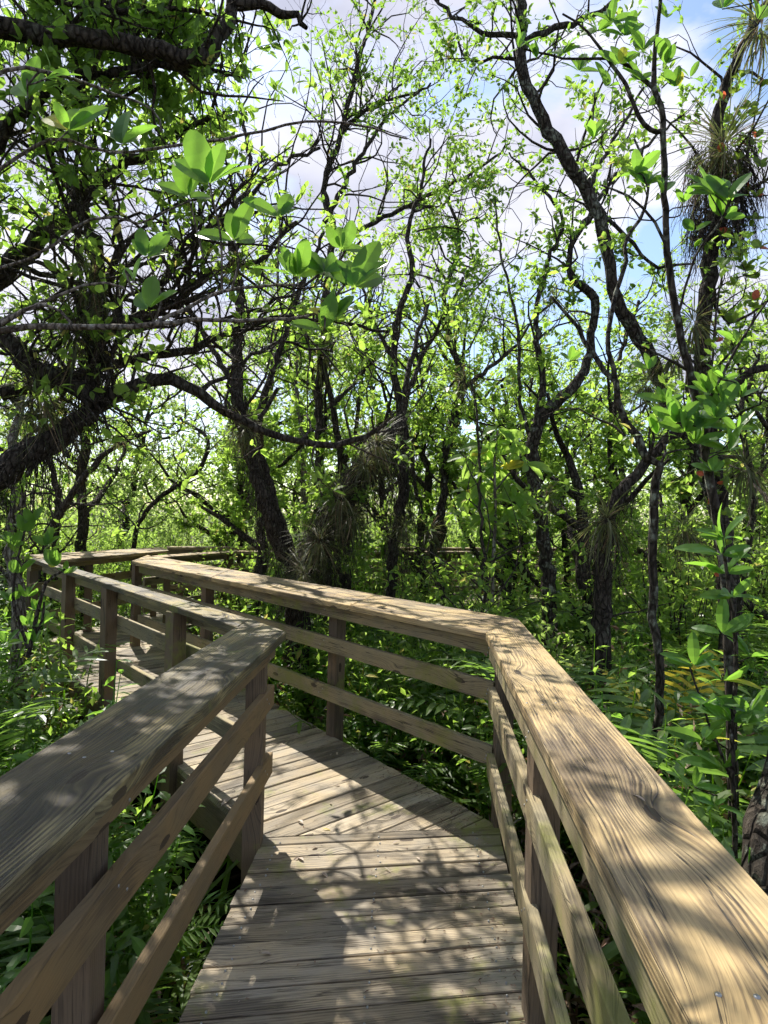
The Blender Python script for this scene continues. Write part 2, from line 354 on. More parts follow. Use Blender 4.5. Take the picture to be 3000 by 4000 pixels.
# ------------------------------------------------------------------ timber builder
class Wood:
    def __init__(s, seed=0): s.V = []; s.Q = []; s.UV = []; s.n = 0; s.r = rng(seed)
    def prism(s, poly, zt, zb, vertical=False, ch=0.004, warp=0.0):
        """poly: 4 xy corners, p0->p1 is the long side; the grain runs along it (or up, when vertical)"""
        poly = np.asarray(poly, float); zt = np.broadcast_to(zt, (4,)); 
        c = poly.mean(0); a = unit(poly[1] - poly[0]); b = np.array([-a[1], a[0]])
        off = s.r.random(2) * np.array([40, 40])
        ins = []
        for i in range(4):
            pr, nx = poly[i - 1], poly[(i + 1) % 4]
            ins.append(poly[i] + unit(nx - poly[i]) * ch + unit(pr - poly[i]) * ch)
        ins = np.array(ins)
        lo = np.c_[poly, np.full(4, zb)]; hi = np.c_[poly, zt - ch]; tp = np.c_[ins, zt]; bt = np.c_[poly[::-1], np.full(4, zb)]
        def quad(q, uv):
            s.V.append(np.array(q)); s.Q.append([s.n, s.n + 1, s.n + 2, s.n + 3]); s.n += 4; s.UV.append(np.array(uv) + off)
        def planar(p): return [(np.dot(x[:2] - c, a), np.dot(x[:2] - c, b)) for x in p]
        # shared vertices so that one board stays one island
        base = s.n; V = np.concatenate([lo, hi, tp]); s.V.append(V); s.n += 12
        F = [[8, 9, 10, 11], [3, 2, 1, 0]]
        for i in range(4):
            j = (i + 1) % 4
            F.append([i, j, 4 + j, 4 + i]); F.append([4 + i, 4 + j, 8 + j, 8 + i])
        # orientation: make sure the top faces up
        n = np.cross(np.append(poly[1] - poly[0], 0), np.append(poly[3] - poly[0], 0))[2]
        for f in F:
            P4 = V[f]; uv = []
            nr = np.cross(P4[1] - P4[0], P4[2] - P4[0]); horiz = abs(nr[2]) > np.linalg.norm(nr[:2])
            for x in P4:
                xy = x[:2] - c; uu, vv = np.dot(xy, a), np.dot(xy, b)
                if vertical: uv.append((x[2], uu + vv))
                elif horiz: uv.append((uu, vv))
                else:
                    if abs(np.dot(unit(nr[:2]), b)) > 0.5: uv.append((uu, x[2] + 0.3))
                    else: uv.append((vv * 0.3, x[2] * 2 + uu))
            if n < 0: f = f[::-1]; uv = uv[::-1]
            s.Q.append([base + q for q in f]); s.UV.append(np.array(uv) + off)
    def board(s, p, q, w, zt, zb, side=0, ch=0.004, bow=0.0):
        """board from p to q (xy); side -1/0/+1: lies left of, across or right of the line"""
        p = np.asarray(p, float); q = np.asarray(q, float); d = unit(q - p); n = np.array([d[1], -d[0]])
        a = {0: -0.5, 1: 0, -1: -1}[side] * w; b = a + w
        s.prism([p + n * a, q + n * a, q + n * b, p + n * b], zt, zb, ch=ch)
    def post(s, c, size, zt, zb, ang):
        a = np.array([math.cos(ang), math.sin(ang)]); b = np.array([-a[1], a[0]]); h = size / 2; c = np.asarray(c, float)
        s.prism([c - a * h - b * h, c + a * h - b * h, c + a * h + b * h, c - a * h + b * h], zt, zb, vertical=True)
    def build(s, name, mat, parent=None, loc=None):
        return mesh_obj(name, np.concatenate(s.V), [np.array(s.Q)], mat, parent, uv=np.concatenate(s.UV), loc=loc)

CAPZ = 1.055
def railing(label, inner, outer, posts, mats=('cap', 'rail', 'post'), inside=1, seed=1, ang=0.0, rails=None, ext=(0, 0), splits=(), postsize=0.092, group='timber railings of the boardwalk', ground=-0.6, fas=None):
    """inner, outer: the two long edges of the cap as (p, q); posts: xy list; the slats sit on the deck side"""
    i0, i1 = map(np.asarray, inner); o0, o1 = map(np.asarray, outer)
    base = (i0 + i1) / 2
    t = empty('timber_railing', (base[0], base[1], 0)); tag(t, label, 'railing', group)
    loc = (base[0], base[1], 0)
    cuts = [0, *splits, 1]
    for k in range(len(cuts) - 1):
        a, b = cuts[k] + (0.0008 if k else 0), cuts[k + 1]
        wd = Wood(seed * 31 + k)
        wd.prism([i0 + (i1 - i0) * a, i0 + (i1 - i0) * b, o0 + (o1 - o0) * b, o0 + (o1 - o0) * a], CAPZ - 0.0015 * k, CAPZ - 0.040, ch=0.005)
        o = wd.build('handrail_cap', MAT[mats[0]], t, loc); o.location = (0, 0, 0)
    d = unit(i1 - i0); n = unit(o0 - i0); n = unit(n - d * np.dot(n, d))       # from the deck side outwards
    # slats sit just inside the posts
    pd = np.mean([np.dot(np.asarray(p) - i0, n) for p in posts]) - postsize / 2 - 0.020
    i0e = i0 - d * ext[0]; i1e = i1 + d * ext[1]
    f = Wood(seed + 77); f.board(i0e + n * (pd), i1e + n * (pd), 0.037, CAPZ - 0.042, CAPZ - 0.135, 0)
    o = f.build('top_rail', MAT[mats[1]], t, loc); o.location = (0, 0, 0)
    for k, (zt, zb) in enumerate(rails or ((0.770, 0.662), (0.412, 0.304))):
        f = Wood(seed + 99 + k); f.board(i0e + n * pd, i1e + n * pd, 0.037, zt, zb, 0)
        o = f.build('mid_rail', MAT[mats[1]], t, loc); o.location = (0, 0, 0)
    sc_ = Tubes(); rr_ = rng(seed + 5)
    for p in posts:
        for q in range(3):
            x_, y_ = np.asarray(p) + d * (rr_.random() - 0.5) * 0.05 + n * ((q - 1) * 0.05 - 0.01)
            sc_.add([[x_, y_, CAPZ - 0.004], [x_, y_, CAPZ + 0.0012], [x_, y_, CAPZ + 0.0016]], [0.0045, 0.0045, 0.0008], 8)
        for zz in (0.72, 0.36, 0.95):
            for q in (-0.02, 0.02):
                b_ = i0 + d * np.dot(np.asarray(p) - i0, d) + n * (pd - 0.0185) + d * q * 1.2; zq = zz + q * 0.9
                sc_.add([[*(b_ + n * 0.004), zq], [*(b_ - n * 0.0015), zq], [*(b_ - n * 0.002), zq]], [0.0048, 0.0048, 0.001], 8)
    o = sc_.build('screw_heads', MAT['nail'], t, loc); o.location = (0, 0, 0)
    for k, p in enumerate(posts):
        f = Wood(seed * 7 + k); f.post(p, postsize, CAPZ - 0.042, ground, ang)
        o = f.build('post', MAT[mats[2]], t, loc); o.location = (0, 0, 0)
    return t

# ------------------------------------------------------------------ ground and water
def in_deck(x, y, m=0.0):
    """distance test to the boardwalk's centre lines"""
    segs = [((-0.02, -3), (0.03, 3.4), 0.72), ((0.0, 3.5), (-3.75, 8.3), 0.66), ((-3.75, 8.2), (-3.1, 10.6), 0.75), ((-3.1, 10.75), (8.0, 15.2), 0.7)]
    x = np.asarray(x, float); y = np.asarray(y, float); res = np.zeros(x.shape, bool)
    for a, b, h in segs:
        a = np.array(a); b = np.array(b); d = b - a; t = np.clip(((x - a[0]) * d[0] + (y - a[1]) * d[1]) / (d @ d), 0, 1)
        res |= np.hypot(x - a[0] - t * d[0], y - a[1] - t * d[1]) < h + m
    return res
GZ = -0.50
def ground_h(x, y):
    x = np.asarray(x, float); y = np.asarray(y, float)
    h = GZ + 0.05 * np.sin(x * 1.7 + 0.6) * np.cos(y * 1.3) + 0.03 * np.sin(x * 4.1 + y * 2.3) + 0.02 * np.cos(y * 6.1 - x * 3.0)
    dip = np.exp(-(((x + 1.3) / 1.1) ** 2 + ((y - 3.0) / 1.4) ** 2)) * 0.16
    return h - dip
def grid(x0, x1, y0, y1, nx, ny):
    X, Y = np.meshgrid(np.linspace(x0, x1, nx), np.linspace(y0, y1, ny)); return X, Y
m = M('forest_floor'); pos = m.n('ShaderNodeNewGeometry').outputs['Position']
n1 = m.noise(pos, 14, 8, 0.75); n2 = m.noise(pos, 2.0, 3)
c = m.mix(m.ramp(n1, [(0.35, 0.0), (0.72, 1.0)]), (0.018, 0.014, 0.01), (0.075, 0.055, 0.038)); c = m.mix(m.ramp(n2, [(0.5, 0.0), (0.7, 0.5)]), c, (0.03, 0.045, 0.015))
m.bsdf(c, 0.95, m.bump(n1, 1.0, 0.05), 0.2); MAT['ground'] = m.m
q = np.concatenate([-np.geomspace(300, 14, 14), np.linspace(-13, 13, 130), np.geomspace(14, 300, 14)])
qy = np.concatenate([[-300, -60, -15], np.linspace(-6, 22, 140), np.geomspace(24, 400, 14)])
X, Y = np.meshgrid(q, qy); Z = ground_h(X, Y)
nx, ny = len(q), len(qy); idx = np.arange(nx * ny).reshape(ny, nx)
F = np.stack([idx[:-1, :-1], idx[:-1, 1:], idx[1:, 1:], idx[1:, :-1]], -1).reshape(-1, 4)
tag(mesh_obj('ground', np.stack([X, Y, Z], -1).reshape(-1, 3), [F], MAT['ground'], smooth=True), 'dark leaf littered swamp floor beneath the boardwalk', None, None, 'structure')
m = M('swamp_water'); pos = m.n('ShaderNodeNewGeometry').outputs['Position']
m.bsdf((0.006, 0.007, 0.004), 0.03, m.bump(m.noise(pos, 5.0, 2), 0.04, 0.02), 1.0); MAT['water'] = m.m
tag(mesh_obj('water', [(-4.2, -1.5, GZ - 0.06), (1.2, -1.5, GZ - 0.06), (1.2, 6.2, GZ - 0.06), (-4.2, 6.2, GZ - 0.06)], [[[0, 1, 2, 3]]], MAT['water']), 'still black water lying in a hollow under the boardwalk', None, None, 'structure')

# ------------------------------------------------------------------ boardwalk deck
deck = empty('boardwalk', (0, 0, 0)); tag(deck, 'weathered grey plank boardwalk that bends left and winds through the swamp', 'boardwalk')
def clip_half(poly, p, n):
    """keep the part of a convex polygon with (x - p).n >= 0"""
    out = []
    for i in range(len(poly)):
        a, b = poly[i], poly[(i + 1) % len(poly)]; da, db = np.dot(a - p, n), np.dot(b - p, n)
        if da >= 0: out.append(a)
        if da * db < 0: out.append(a + (b - a) * da / (da - db))
    return out
def plank_section(seed, quadr, direc, bw=0.112, gap=0.0085, z=0.0, nm='deck_boards'):
    """boards laid across the walk: clip strips (running along `direc`) to the convex polygon quadr"""
    r = rng(seed); direc = unit(direc); nrm = np.array([-direc[1], direc[0]]); quadr = [np.asarray(q, float) for q in quadr]
    s = [np.dot(q, nrm) for q in quadr]; lo, hi = min(s), max(s); V = []; F3 = {3: [], 4: [], 5: [], 6: []}; UV = {3: [], 4: [], 5: [], 6: []}; k = 0
    pos = lo; nv = 0
    while pos < hi:
        a, b = pos, pos + bw; pos += bw + gap * (0.6 + 0.8 * r.random())
        ang = (r.random() - 0.5) * 0.004
        nn = np.array([nrm[0] * math.cos(ang) - nrm[1] * math.sin(ang), nrm[0] * math.sin(ang) + nrm[1] * math.cos(ang)])
        ov = (r.random() - 0.5) * 0.012
        poly = clip_half(quadr, nrm * a, nn); 
        if len(poly) >= 3: poly = clip_half(poly, nrm * b, -nn)
        if len(poly) < 3: continue
        poly = np.array(poly); cen = poly.mean(0)
        ar = 0.5 * np.sum(poly[:, 0] * np.roll(poly[:, 1], -1) - poly[:, 1] * np.roll(poly[:, 0], -1))
        if abs(ar) < 2e-4: continue
        if ar < 0: poly = poly[::-1]
        g = len(poly)
        poly = poly + direc * ov * np.sign((poly - cen) @ direc)[:, None]
        ins = cen + (poly - cen) * (1 - 0.004 / np.maximum(0.03, np.abs((poly - cen) @ nrm)))[:, None] if g < 3 else poly - np.sign((poly - cen) @ nrm)[:, None] * nrm * 0.004
        zz = z + (r.random() - 0.5) * 0.005; tilt = (r.random() - 0.5) * 0.035
        zt = zz + ((poly - cen) @ nrm) * tilt
        ring = np.concatenate([np.c_[ins, zt], np.c_[poly, zt - 0.004], np.c_[poly, zt - 0.038]])
        V.append(ring); off = r.random(2) * 40
        def uvof(p): return (np.dot(p[:2] - cen, direc) + off[0], np.dot(p[:2] - cen, nrm) + off[1])
        top = list(range(g)); F3[g].append([nv + i for i in top]); UV[g] += [uvof(ring[i]) for i in top]
        for i in range(g):
            j = (i + 1) % g
            for lvl in (0, 1):
                f = [lvl * g + i, (lvl + 1) * g + i, (lvl + 1) * g + j, lvl * g + j]
                F3[4].append([nv + x for x in f]); UV[4] += [(uvof(ring[x])[0], uvof(ring[x])[1] + ring[x][2]) for x in f]
        nv += 3 * g
    keys = [q for q in (3, 4, 5, 6) if F3[q]]
    return mesh_obj(nm, np.concatenate(V), [np.array(F3[q]) for q in keys], MAT['deck'], deck, uv=np.concatenate([np.array(UV[q]) for q in keys]))
A1 = np.array([-0.585, 3.25]); B1 = np.array([0.665, 3.43])            # mitre of the first bend
dl = np.array([-0.045, -1.0]); dr = np.array([-0.065, -1.0])
plank_section(1, [A1 + dl * 4.6, B1 + dr * 4.6, B1, A1], B1 - A1)
A2 = np.array([-4.33, 7.75]); B2 = np.array([-3.15, 8.45])
plank_section(2, [A1, B1, B2, A2], (0.755, 0.656))
A3 = np.array([-3.62, 10.75]); B3 = np.array([-2.42, 10.15])
plank_section(3, [A2, B2, B3, A3], (0.95, -0.26))
A4 = np.array([7.0, 15.4]); B4 = np.array([7.4, 14.2])
plank_section(4, [A3, B3, B4, A4], (-0.38, 0.92))
def joist(p, q, side, zt=-0.045, zb=-0.27, nm='rim_joist'):
    wd = Wood(int(abs(p[0] * 100)) + 3); wd.board(p, q, 0.045, zt, zb, side); wd.build(nm, MAT['post'], deck)
joist(A1 + dl * 4.5, A1, 1); joist(B1 + dr * 4.5, B1, -1); joist(A1, A2, 1); joist(B1, B2, -1); joist(A2, A3, 1); joist(B2, B3, -1); joist(A3, A4, 1); joist(B3, B4, -1)
# nail heads
r = rng(5); V = []; T = Tubes()
def nails(o, u, v, nu, spots, bw):
    for i in range(nu):
        for s_ in spots:
            for e in (0.3, 0.72):
                p = o + v * (bw * (i + e) + (r.random() - 0.5) * 0.02) + u * (s_ + (r.random() - 0.5) * 0.025)
                T.add([[p[0], p[1], -0.004], [p[0], p[1], 0.0045], [p[0], p[1], 0.005]], [0.0042, 0.0042, 0.0005], 8)
uu = unit(B1 - A1)
nails(A1 + dl * 2.55 + np.array([0.0, 0.0]), uu, -unit(dl), 21, (0.09, 0.62, 1.12), 0.1202)
tag(T.build('nail_heads', MAT['nail'], deck), kind='stuff')

# ------------------------------------------------------------------ railings
Z = CAPZ
g = lambda x, y: G(x, y, Z)
R1i0, R1o0 = g(1898, 2470), g(2022, 2415)
dR1 = unit(np.array([0.063, 1.0]))
R1i1 = np.array([R1i0[0], R1i0[1]]) - dR1 * 4.2; R1i1[0] = 0.405 - 0.063 * (0.9 + 0.9)  # inner edge near the viewer
R1o1 = R1o0 - dR1 * 4.7; R1o1[0] = 0.660 - 0.063 * (0.9 + 0.9)
railing('nearest right hand railing with a broad tan cap mottled by leaf shadows', (R1i0, R1i1), (R1o0, R1o1),
        [(0.685, 3.46), (0.560, 2.12), (0.52, 0.85)], ('cap', 'rail', 'post'), seed=11, ang=0.0, ext=(-0.03, 0))
R2i1, R2o1 = g(513, 2192), g(576, 2168)
railing('pale capped railing crossing the middle behind the bend, two slats below', (R2i1, R1i0), (R2o1, R1o0),
        [(-0.335, 4.79), (-1.75, 6.30), (-3.02, 7.72)], ('cap', 'rail', 'post'), seed=12, ang=rad(-45), splits=(0.39, 0.78), ext=(-0.05, 0.0))
L1i0, L1o0 = g(1117, 2467), g(974, 2415)
L1i1 = np.array([-0.650, 0.1]) ; L1o1 = np.array([-0.935, 0.1])
railing('near left railing with a dark streaked cap and a big knot, ending at the bend', (L1i0, L1i1), (L1o0, L1o1),
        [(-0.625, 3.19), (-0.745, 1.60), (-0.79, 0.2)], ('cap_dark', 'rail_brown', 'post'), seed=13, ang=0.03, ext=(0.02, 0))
L2a, L2b = g(978, 2417), g(181, 2188)
L2c, L2d = g(932, 2450), g(84, 2171)
railing('shaded left railing receding from the bend, thin lichen lit cap', (L2a, L2b), (L2c, L2d),
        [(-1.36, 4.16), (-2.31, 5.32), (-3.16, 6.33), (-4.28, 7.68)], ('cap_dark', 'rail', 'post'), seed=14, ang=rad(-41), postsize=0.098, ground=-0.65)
L3a, L3b = g(200, 2190), g(660, 2150)
L3c, L3d = g(100, 2168), g(632, 2136)
railing('far left railing behind the second bend with sunlit cap', (L3a, L3b), (L3c, L3d),
        [(-4.00, 8.55), (-3.60, 9.9)], ('cap', 'rail', 'post'), seed=15, ang=rad(18), splits=(0.45,))
R3a, R3b = g(560, 2173), np.array([-2.52, 10.05])
railing('short railing joining the crossing railing to the far walk', (R3a, R3b), (R3a + np.array([0.27, -0.06]), R3b + np.array([0.27, -0.06])),
        [(-3.0, 8.75), (-2.42, 9.95)], ('cap', 'rail', 'post'), seed=16, ang=rad(18))
L4a, L4b = np.array([-3.62, 10.55]), np.array([7.0, 15.0])
nn = np.array([-0.386, 0.922])
railing('farthest railing across the back, half hidden by trees and ferns', (L4a, L4b), (L4a + nn * 0.3, L4b + nn * 0.3),
        [L4a + (L4b - L4a) * t_ + nn * 0.15 for t_ in (0.02, 0.15, 0.28, 0.41, 0.54, 0.67, 0.8, 0.93)], ('cap', 'rail', 'post'), seed=17, ang=rad(23), splits=(0.3, 0.55, 0.8))
R4a, R4b = np.array([-2.40, 10.10]), np.array([7.4, 14.1])
railing('back railing on the near side of the far walk among tree stems', (R4a, R4b), (R4a - nn * 0.28, R4b - nn * 0.28),
        [R4a + (R4b - R4a) * t_ - nn * 0.14 for t_ in (0.03, 0.2, 0.36, 0.52, 0.68, 0.84)], ('cap', 'rail', 'post'), seed=18, ang=rad(23), splits=(0.25, 0.5, 0.75))

# ------------------------------------------------------------------ trees
def gap_keep(p):
    """how much foliage grows at p: the crowns have openings, through which the sun reaches the walk"""
    for cx, cy, cz, cr, kp in ((1.02, 6.0, 2.2, 0.55, 0.12), (-0.45, 1.75, 2.6, 0.5, 0.35), (-0.1, 1.75, 2.5, 0.4, 0.3), (1.6, 2.8, 2.0, 0.5, 0.3), (1.55, 2.5, 1.2, 0.6, 0.3)):  # spots kept sunlit by pruning the foliage on their rays
        k = (p[2] - cz) / SUN[2]
        if k > 0.4 and math.hypot(p[0] - SUN[0] * k - cx, p[1] - SUN[1] * k - cy) < cr: return kp
    k = (p[2] - 0.6) / SUN[2]
    if k < 0.5: return 1.0
    x, y = p[0] - SUN[0] * k, p[1] - SUN[1] * k
    if not (-9 < x < 6 and 0 < y < 12): return 1.0
    w_ = 0.5 + 0.25 * math.sin(x * 7.1 + 1.9 * math.sin(y * 4.3)) + 0.25 * math.sin(y * 8.3 + 1.7 * math.sin(x * 5.1 + 1.0))
    walk = bool(in_deck(np.array([x]), np.array([y]), 0.35)[0])
    if walk and y < 9.5 and (y > 2.6 or x > 0.42): return (0.03 if w_ < 0.66 else 0.5) if y < 2.9 or y > 5.2 or x > 0.3 else (0.02 if w_ < 0.8 else 0.3)
    if walk: return 1.0
    if x > 0.7 and y < 7.5 and p[1] < 10: return (0.18 if w_ < 0.6 else 0.7) + (0.25 if p[1] > 8 else 0.0)
    if p[1] > 8.0: return 1.0
    return 0.40 if w_ < 0.5 else 0.9
class Tree:
    def __init__(s, name, label, cat, group=None, seed=0, bark='bark', twig='twig', leaf='leaf', ln=3, fold=0.25, curl=0.2, lsize=(0.05, 0.024)):
        s.root = None; s.name = name; s.label = label; s.cat = cat; s.group = group; s.r = rng(seed)
        s.trunk = Tubes(); s.tw = Tubes(); s.lv = Leaves(ln, fold, curl); s.m = (bark, twig, leaf); s.ls = lsize; s.loc = None
    def limb(s, pts, jit=0.012, lump=0.10, sides=10, world=False, ext=None, step=0.10):
        """pts: (x, y, depth, thickness) in the 1659-wide view; thickness in view pixels"""
        if world: W = np.array([p[:3] for p in pts]); R = np.array([p[3] for p in pts])
        else:
            W = np.array([P(x, y, d) for x, y, d, _ in pts]); R = np.array([t * 0.5 * d * 1.808 / FPX for _, _, d, t in pts])
        O, R = spline(W, R, step, jit, s.r)
        if s.loc is None: s.loc = O[0].copy()
        s.trunk.add(O, R, sides, lump=lump, r=s.r)
        return O, R
    def twigs(s, O, R, n, length, lev=2, rr=None, leafy=1.0, up=0.25, spread=1.0, start=0.0, sub=(4, 5), wig=0.28, dens=4, toward=None):
        """n branches along the limb, each forking lev times; leaves sit in clusters on the last twigs"""
        r = s.r; k = len(O)
        for _ in range(n):
            i = int(k * (start + (1 - start) * r.random())); i = min(i, k - 2)
            t = unit(O[i + 1] - O[i]); d = unit(r.normal(size=3)); d = d - t * np.dot(d, t) * 0.6; d[2] += up
            if toward is not None: d = d + np.asarray(toward) * r.random()
            s._branch(O[i], unit(d + t * 0.35), length * (0.55 + 0.75 * r.random()), min(R[i] * 0.55, 0.012 * length + 0.003) if rr is None else rr, lev, leafy, up, sub, wig, dens)
    def _branch(s, p, d, L_, r0, lev, leafy, up, sub, wig, dens):
        r = s.r
        gk = gap_keep(p + d * L_ * 0.6)
        if gk < 1 and r.random() > gk + (0.45 if lev == 2 else 0.25): return
        if lev == 0 and r.random() > gk + 0.1: leafy = 0.0
        n = 6 if lev else 4; st = L_ / n; pts = [p]; dd = [d]
        for i in range(n):
            d = unit(d + r.normal(size=3) * wig + np.array([0, 0, up * 0.12])); p = p + d * st; pts.append(p); dd.append(d)
        rr = r0 * (1 - 0.75 * np.arange(n + 1) / n); rr = np.maximum(rr, 0.0011)
        s.tw.add(pts, rr, 5 if r0 > 0.012 else (4 if r0 > 0.005 else 3))
        if lev > 0:
            for _ in range(r.integers(sub[0], sub[1] + 1)):
                i = r.integers(1, n + 1); q = unit(dd[i] + r.normal(size=3) * 0.75)
                s._branch(pts[i], q, L_ * (0.38 + 0.25 * r.random()), max(0.0013, rr[i] * 0.6), lev - 1, leafy, up, sub, wig, dens)
        if lev <= 1 and r.random() < leafy:
            for i in range(max(1, n - 2), n + 1):
                m = r.integers(1, dens + 1) if i < n else dens
                D = unit(dd[i] * 0.5 + r.normal(size=(m, 3)) * 0.75 + [0, 0, 0.1]); U = unit(np.array([0, 0, 1.0]) + r.normal(size=(m, 3)) * 0.5)
                sc = 0.65 + 0.6 * r.random(m)
                s.lv.add(np.array(pts[i]) + D * 0.006, D, U, s.ls[0] * sc, s.ls[1] * sc)
    def finish(s, trunk='trunk', twn='branches', lvn='crown', extra=None):
        loc = s.loc; e = empty(s.name, loc); tag(e, s.label, s.cat, s.group); s.root = e
        for T_, nm, mt in ((s.trunk, trunk, s.m[0]), (s.tw, twn, s.m[1]), (s.lv, lvn, s.m[2])):
            if (T_.n if isinstance(T_, Tubes) else T_.count()):
                if isinstance(T_, Leaves): o = T_.build(nm, MAT[mt], e, loc)
                else: o = T_.build(nm, MAT[mt], e, loc)
                o.location = (0, 0, 0)
        return e
# 1 the big leaning tree on the left: limbs arch over the bend
t = Tree('swamp_tree', 'big dark tree leaning in from the left, its limb arching over the walk', 'tree', 'trees round the boardwalk', 101, 'bark', 'twig', 'leaf_bright', 3, lsize=(0.082, 0.042))
t.limb([(-620, 2000, 3.7, 150), (-420, 1500, 3.8, 110), (-200, 1180, 3.9, 84), (-60, 1062, 4.0, 68), (40, 995, 4.1, 58), (110, 960, 4.2, 50), (165, 920, 4.25, 46), (200, 885, 4.3, 42)])
a, ar = t.limb([(200, 885, 4.3, 33.6), (280, 832, 4.3, 30.4), (370, 822, 4.3, 27.2), (430, 850, 4.3, 23.2), (490, 895, 4.35, 20.0), (570, 930, 4.4, 16.8), (650, 952, 4.45, 13.6), (725, 956, 4.5, 14.4), (790, 940, 4.5, 12.0), (835, 915, 4.55, 8.8)])
b, br = t.limb([(200, 885, 4.3, 32.0), (200, 800, 4.4, 36.8), (205, 700, 4.5, 41.6), (215, 600, 4.6, 35.2), (200, 500, 4.7, 20.8), (150, 380, 4.9, 16.0), (100, 250, 5.1, 12.0)])
c, cr = t.limb([(205, 730, 4.5, 32.0), (290, 690, 4.6, 32.0), (380, 650, 4.7, 22.4), (460, 590, 4.8, 16.0), (560, 560, 4.9, 11.2), (640, 480, 5.1, 8.0)])
d, dr_ = t.limb([(215, 640, 4.5, 20.8), (262, 520, 4.6, 13.6), (215, 400, 4.5, 11.2), (140, 290, 4.4, 8.8), (60, 190, 4.2, 6.4)])
e, er = t.limb([(0, 850, 4.4, 32.0), (90, 830, 4.5, 27.2), (200, 800, 4.6, 24.0), (330, 770, 4.8, 19.2), (450, 740, 5.0, 16.0), (560, 690, 5.2, 12.0), (700, 690, 5.4, 8.8), (860, 720, 5.6, 5.6)])
f, fr = t.limb([(430, 850, 4.3, 11.2), (480, 810, 4.4, 8.8), (540, 770, 4.6, 8.0), (610, 740, 4.8, 6.4), (720, 760, 5.0, 4.8)])
f2, fr2 = t.limb([(560, 905, 4.4, 9.6), (585, 870, 4.4, 8.8), (600, 838, 4.4, 7.2)])
h, hr = t.limb([(300, 700, 4.6, 19.2), (380, 560, 4.9, 14.4), (500, 450, 5.3, 11.2), (600, 360, 5.8, 8.8), (690, 320, 6.2, 6.4)])
k, kr = t.limb([(0, 560, 4.4, 12.8), (120, 600, 4.6, 11.2), (260, 640, 4.7, 9.6), (430, 690, 4.9, 8.0), (620, 640, 5.1, 6.4), (780, 520, 5.5, 4.8)])
k2, kr2 = t.limb([(-20, 700, 4.2, 48.0), (60, 780, 4.2, 40.0), (140, 830, 4.2, 35.2), (205, 870, 4.25, 32.0)])
for (O, R, n, ln_) in ((a, ar, 16, 0.8), (b, br, 34, 1.3), (c, cr, 34, 1.1), (d, dr_, 30, 1.1), (e, er, 34, 1.1), (f, fr, 10, 0.6), (h, hr, 30, 1.2), (k, kr, 30, 0.9), (k2, kr2, 16, 0.9)):
    t.twigs(O, R, n, ln_, 2, leafy=0.2, up=0.2, sub=(3, 4), wig=0.3, dens=3)
t.twigs(a, ar, 22, 0.55, 1, leafy=0.9, up=0.25, start=0.25, dens=3); t.twigs(c, cr, 14, 0.6, 1, leafy=0.8, up=0.2, start=0.4, dens=3); t.twigs(e, er, 22, 0.6, 1, leafy=0.9, up=0.1, start=0.4, dens=3); t.twigs(f, fr, 10, 0.5, 1, leafy=0.9, up=0.1, dens=3)
t.finish()

# 2 limb across the top left corner, of a tree that stands outside the frame
t = Tree('overhanging_tree', 'thick dark bough crossing the top left corner, forking upwards beside sky', 'tree', 'trees round the boardwalk', 102, 'bark', 'twig', 'leaf', 3, lsize=(0.075, 0.03), curl=0.35)
a, ar = t.limb([(-700, 2100, 2.9, 260), (-640, 1200, 3.0, 200), (-480, 420, 3.1, 120), (-200, 110, 3.2, 70), (-60, 62, 3.3, 44), (60, 72, 3.4, 42), (160, 80, 3.4, 40), (260, 92, 3.5, 38), (350, 108, 3.5, 37), (415, 128, 3.55, 35), (450, 128, 3.6, 33)])
b, br = t.limb([(440, 128, 3.6, 38), (478, 85, 3.6, 34), (492, 40, 3.65, 30), (505, -20, 3.7, 26), (520, -120, 3.8, 20)])
c, cr = t.limb([(495, 8, 3.65, 26), (560, 12, 3.7, 22), (600, 28, 3.75, 18), (640, 35, 3.8, 14), (662, 60, 3.8, 9)])
d, dr_ = t.limb([(0, -40, 3.4, 20), (140, 0, 3.6, 16), (290, 30, 3.7, 12), (420, 25, 3.8, 9), (500, 60, 3.8, 6)])
e, er = t.limb([(300, -60, 4.0, 22), (297, 40, 4.0, 20), (292, 120, 4.0, 14), (320, 200, 4.1, 8)])
t.twigs(a, ar, 14, 0.8, 2, leafy=0.3, start=0.55, up=0.35, sub=(3, 4), dens=4)
t.twigs(b, br, 8, 0.6, 1, leafy=0.5); t.twigs(c, cr, 7, 0.4, 1, leafy=0.5); t.twigs(d, dr_, 18, 0.8, 2, leafy=0.45, up=-0.2, dens=4); t.twigs(e, er, 12, 0.8, 2, leafy=0.7)
t.finish()

# 3 .. middle trees
def simple_tree(seed, label, limbs, tw, bark='bark', leaf='leaf', lsize=(0.072, 0.036), leafy=0.85, dens=5, name='swamp_tree', ln=3, up=0.3):
    t = Tree(name, label, 'tree', 'trees round the boardwalk', seed, bark, 'twig', leaf, ln, lsize=lsize)
    limbs = [[(a_, b_, c_, d_ * 0.72) for a_, b_, c_, d_ in L_] for L_ in limbs]
    for i, L_ in enumerate(limbs):
        if i == 0:
            x, y, d, th = L_[0]; p = P(x, y, d)
            if p[2] > GZ:                       # root the trunk in the ground
                W = [(q[0], q[1], q[2], w_ * 0.5 * dd * 1.808 / FPX) for (q, w_, dd) in [(P(xx, yy, dd), ww, dd) for xx, yy, dd, ww in L_]]
                W = [(p[0] + 0.03, p[1], GZ - 0.2, W[0][3] * 1.6), (p[0] + 0.01, p[1], GZ + 0.12, W[0][3] * 1.2)] + W
                O, R = t.limb(W, world=True)
            else: O, R = t.limb(L_)
        else: O, R = t.limb(L_)
        n, ln_, st = tw[i]
        if n: t.twigs(O, R, int(n * 0.72 + 0.5), ln_, 2, leafy=min(1, leafy * 1.15), up=up, start=st, sub=(3, 4), dens=dens)
    return t.finish()
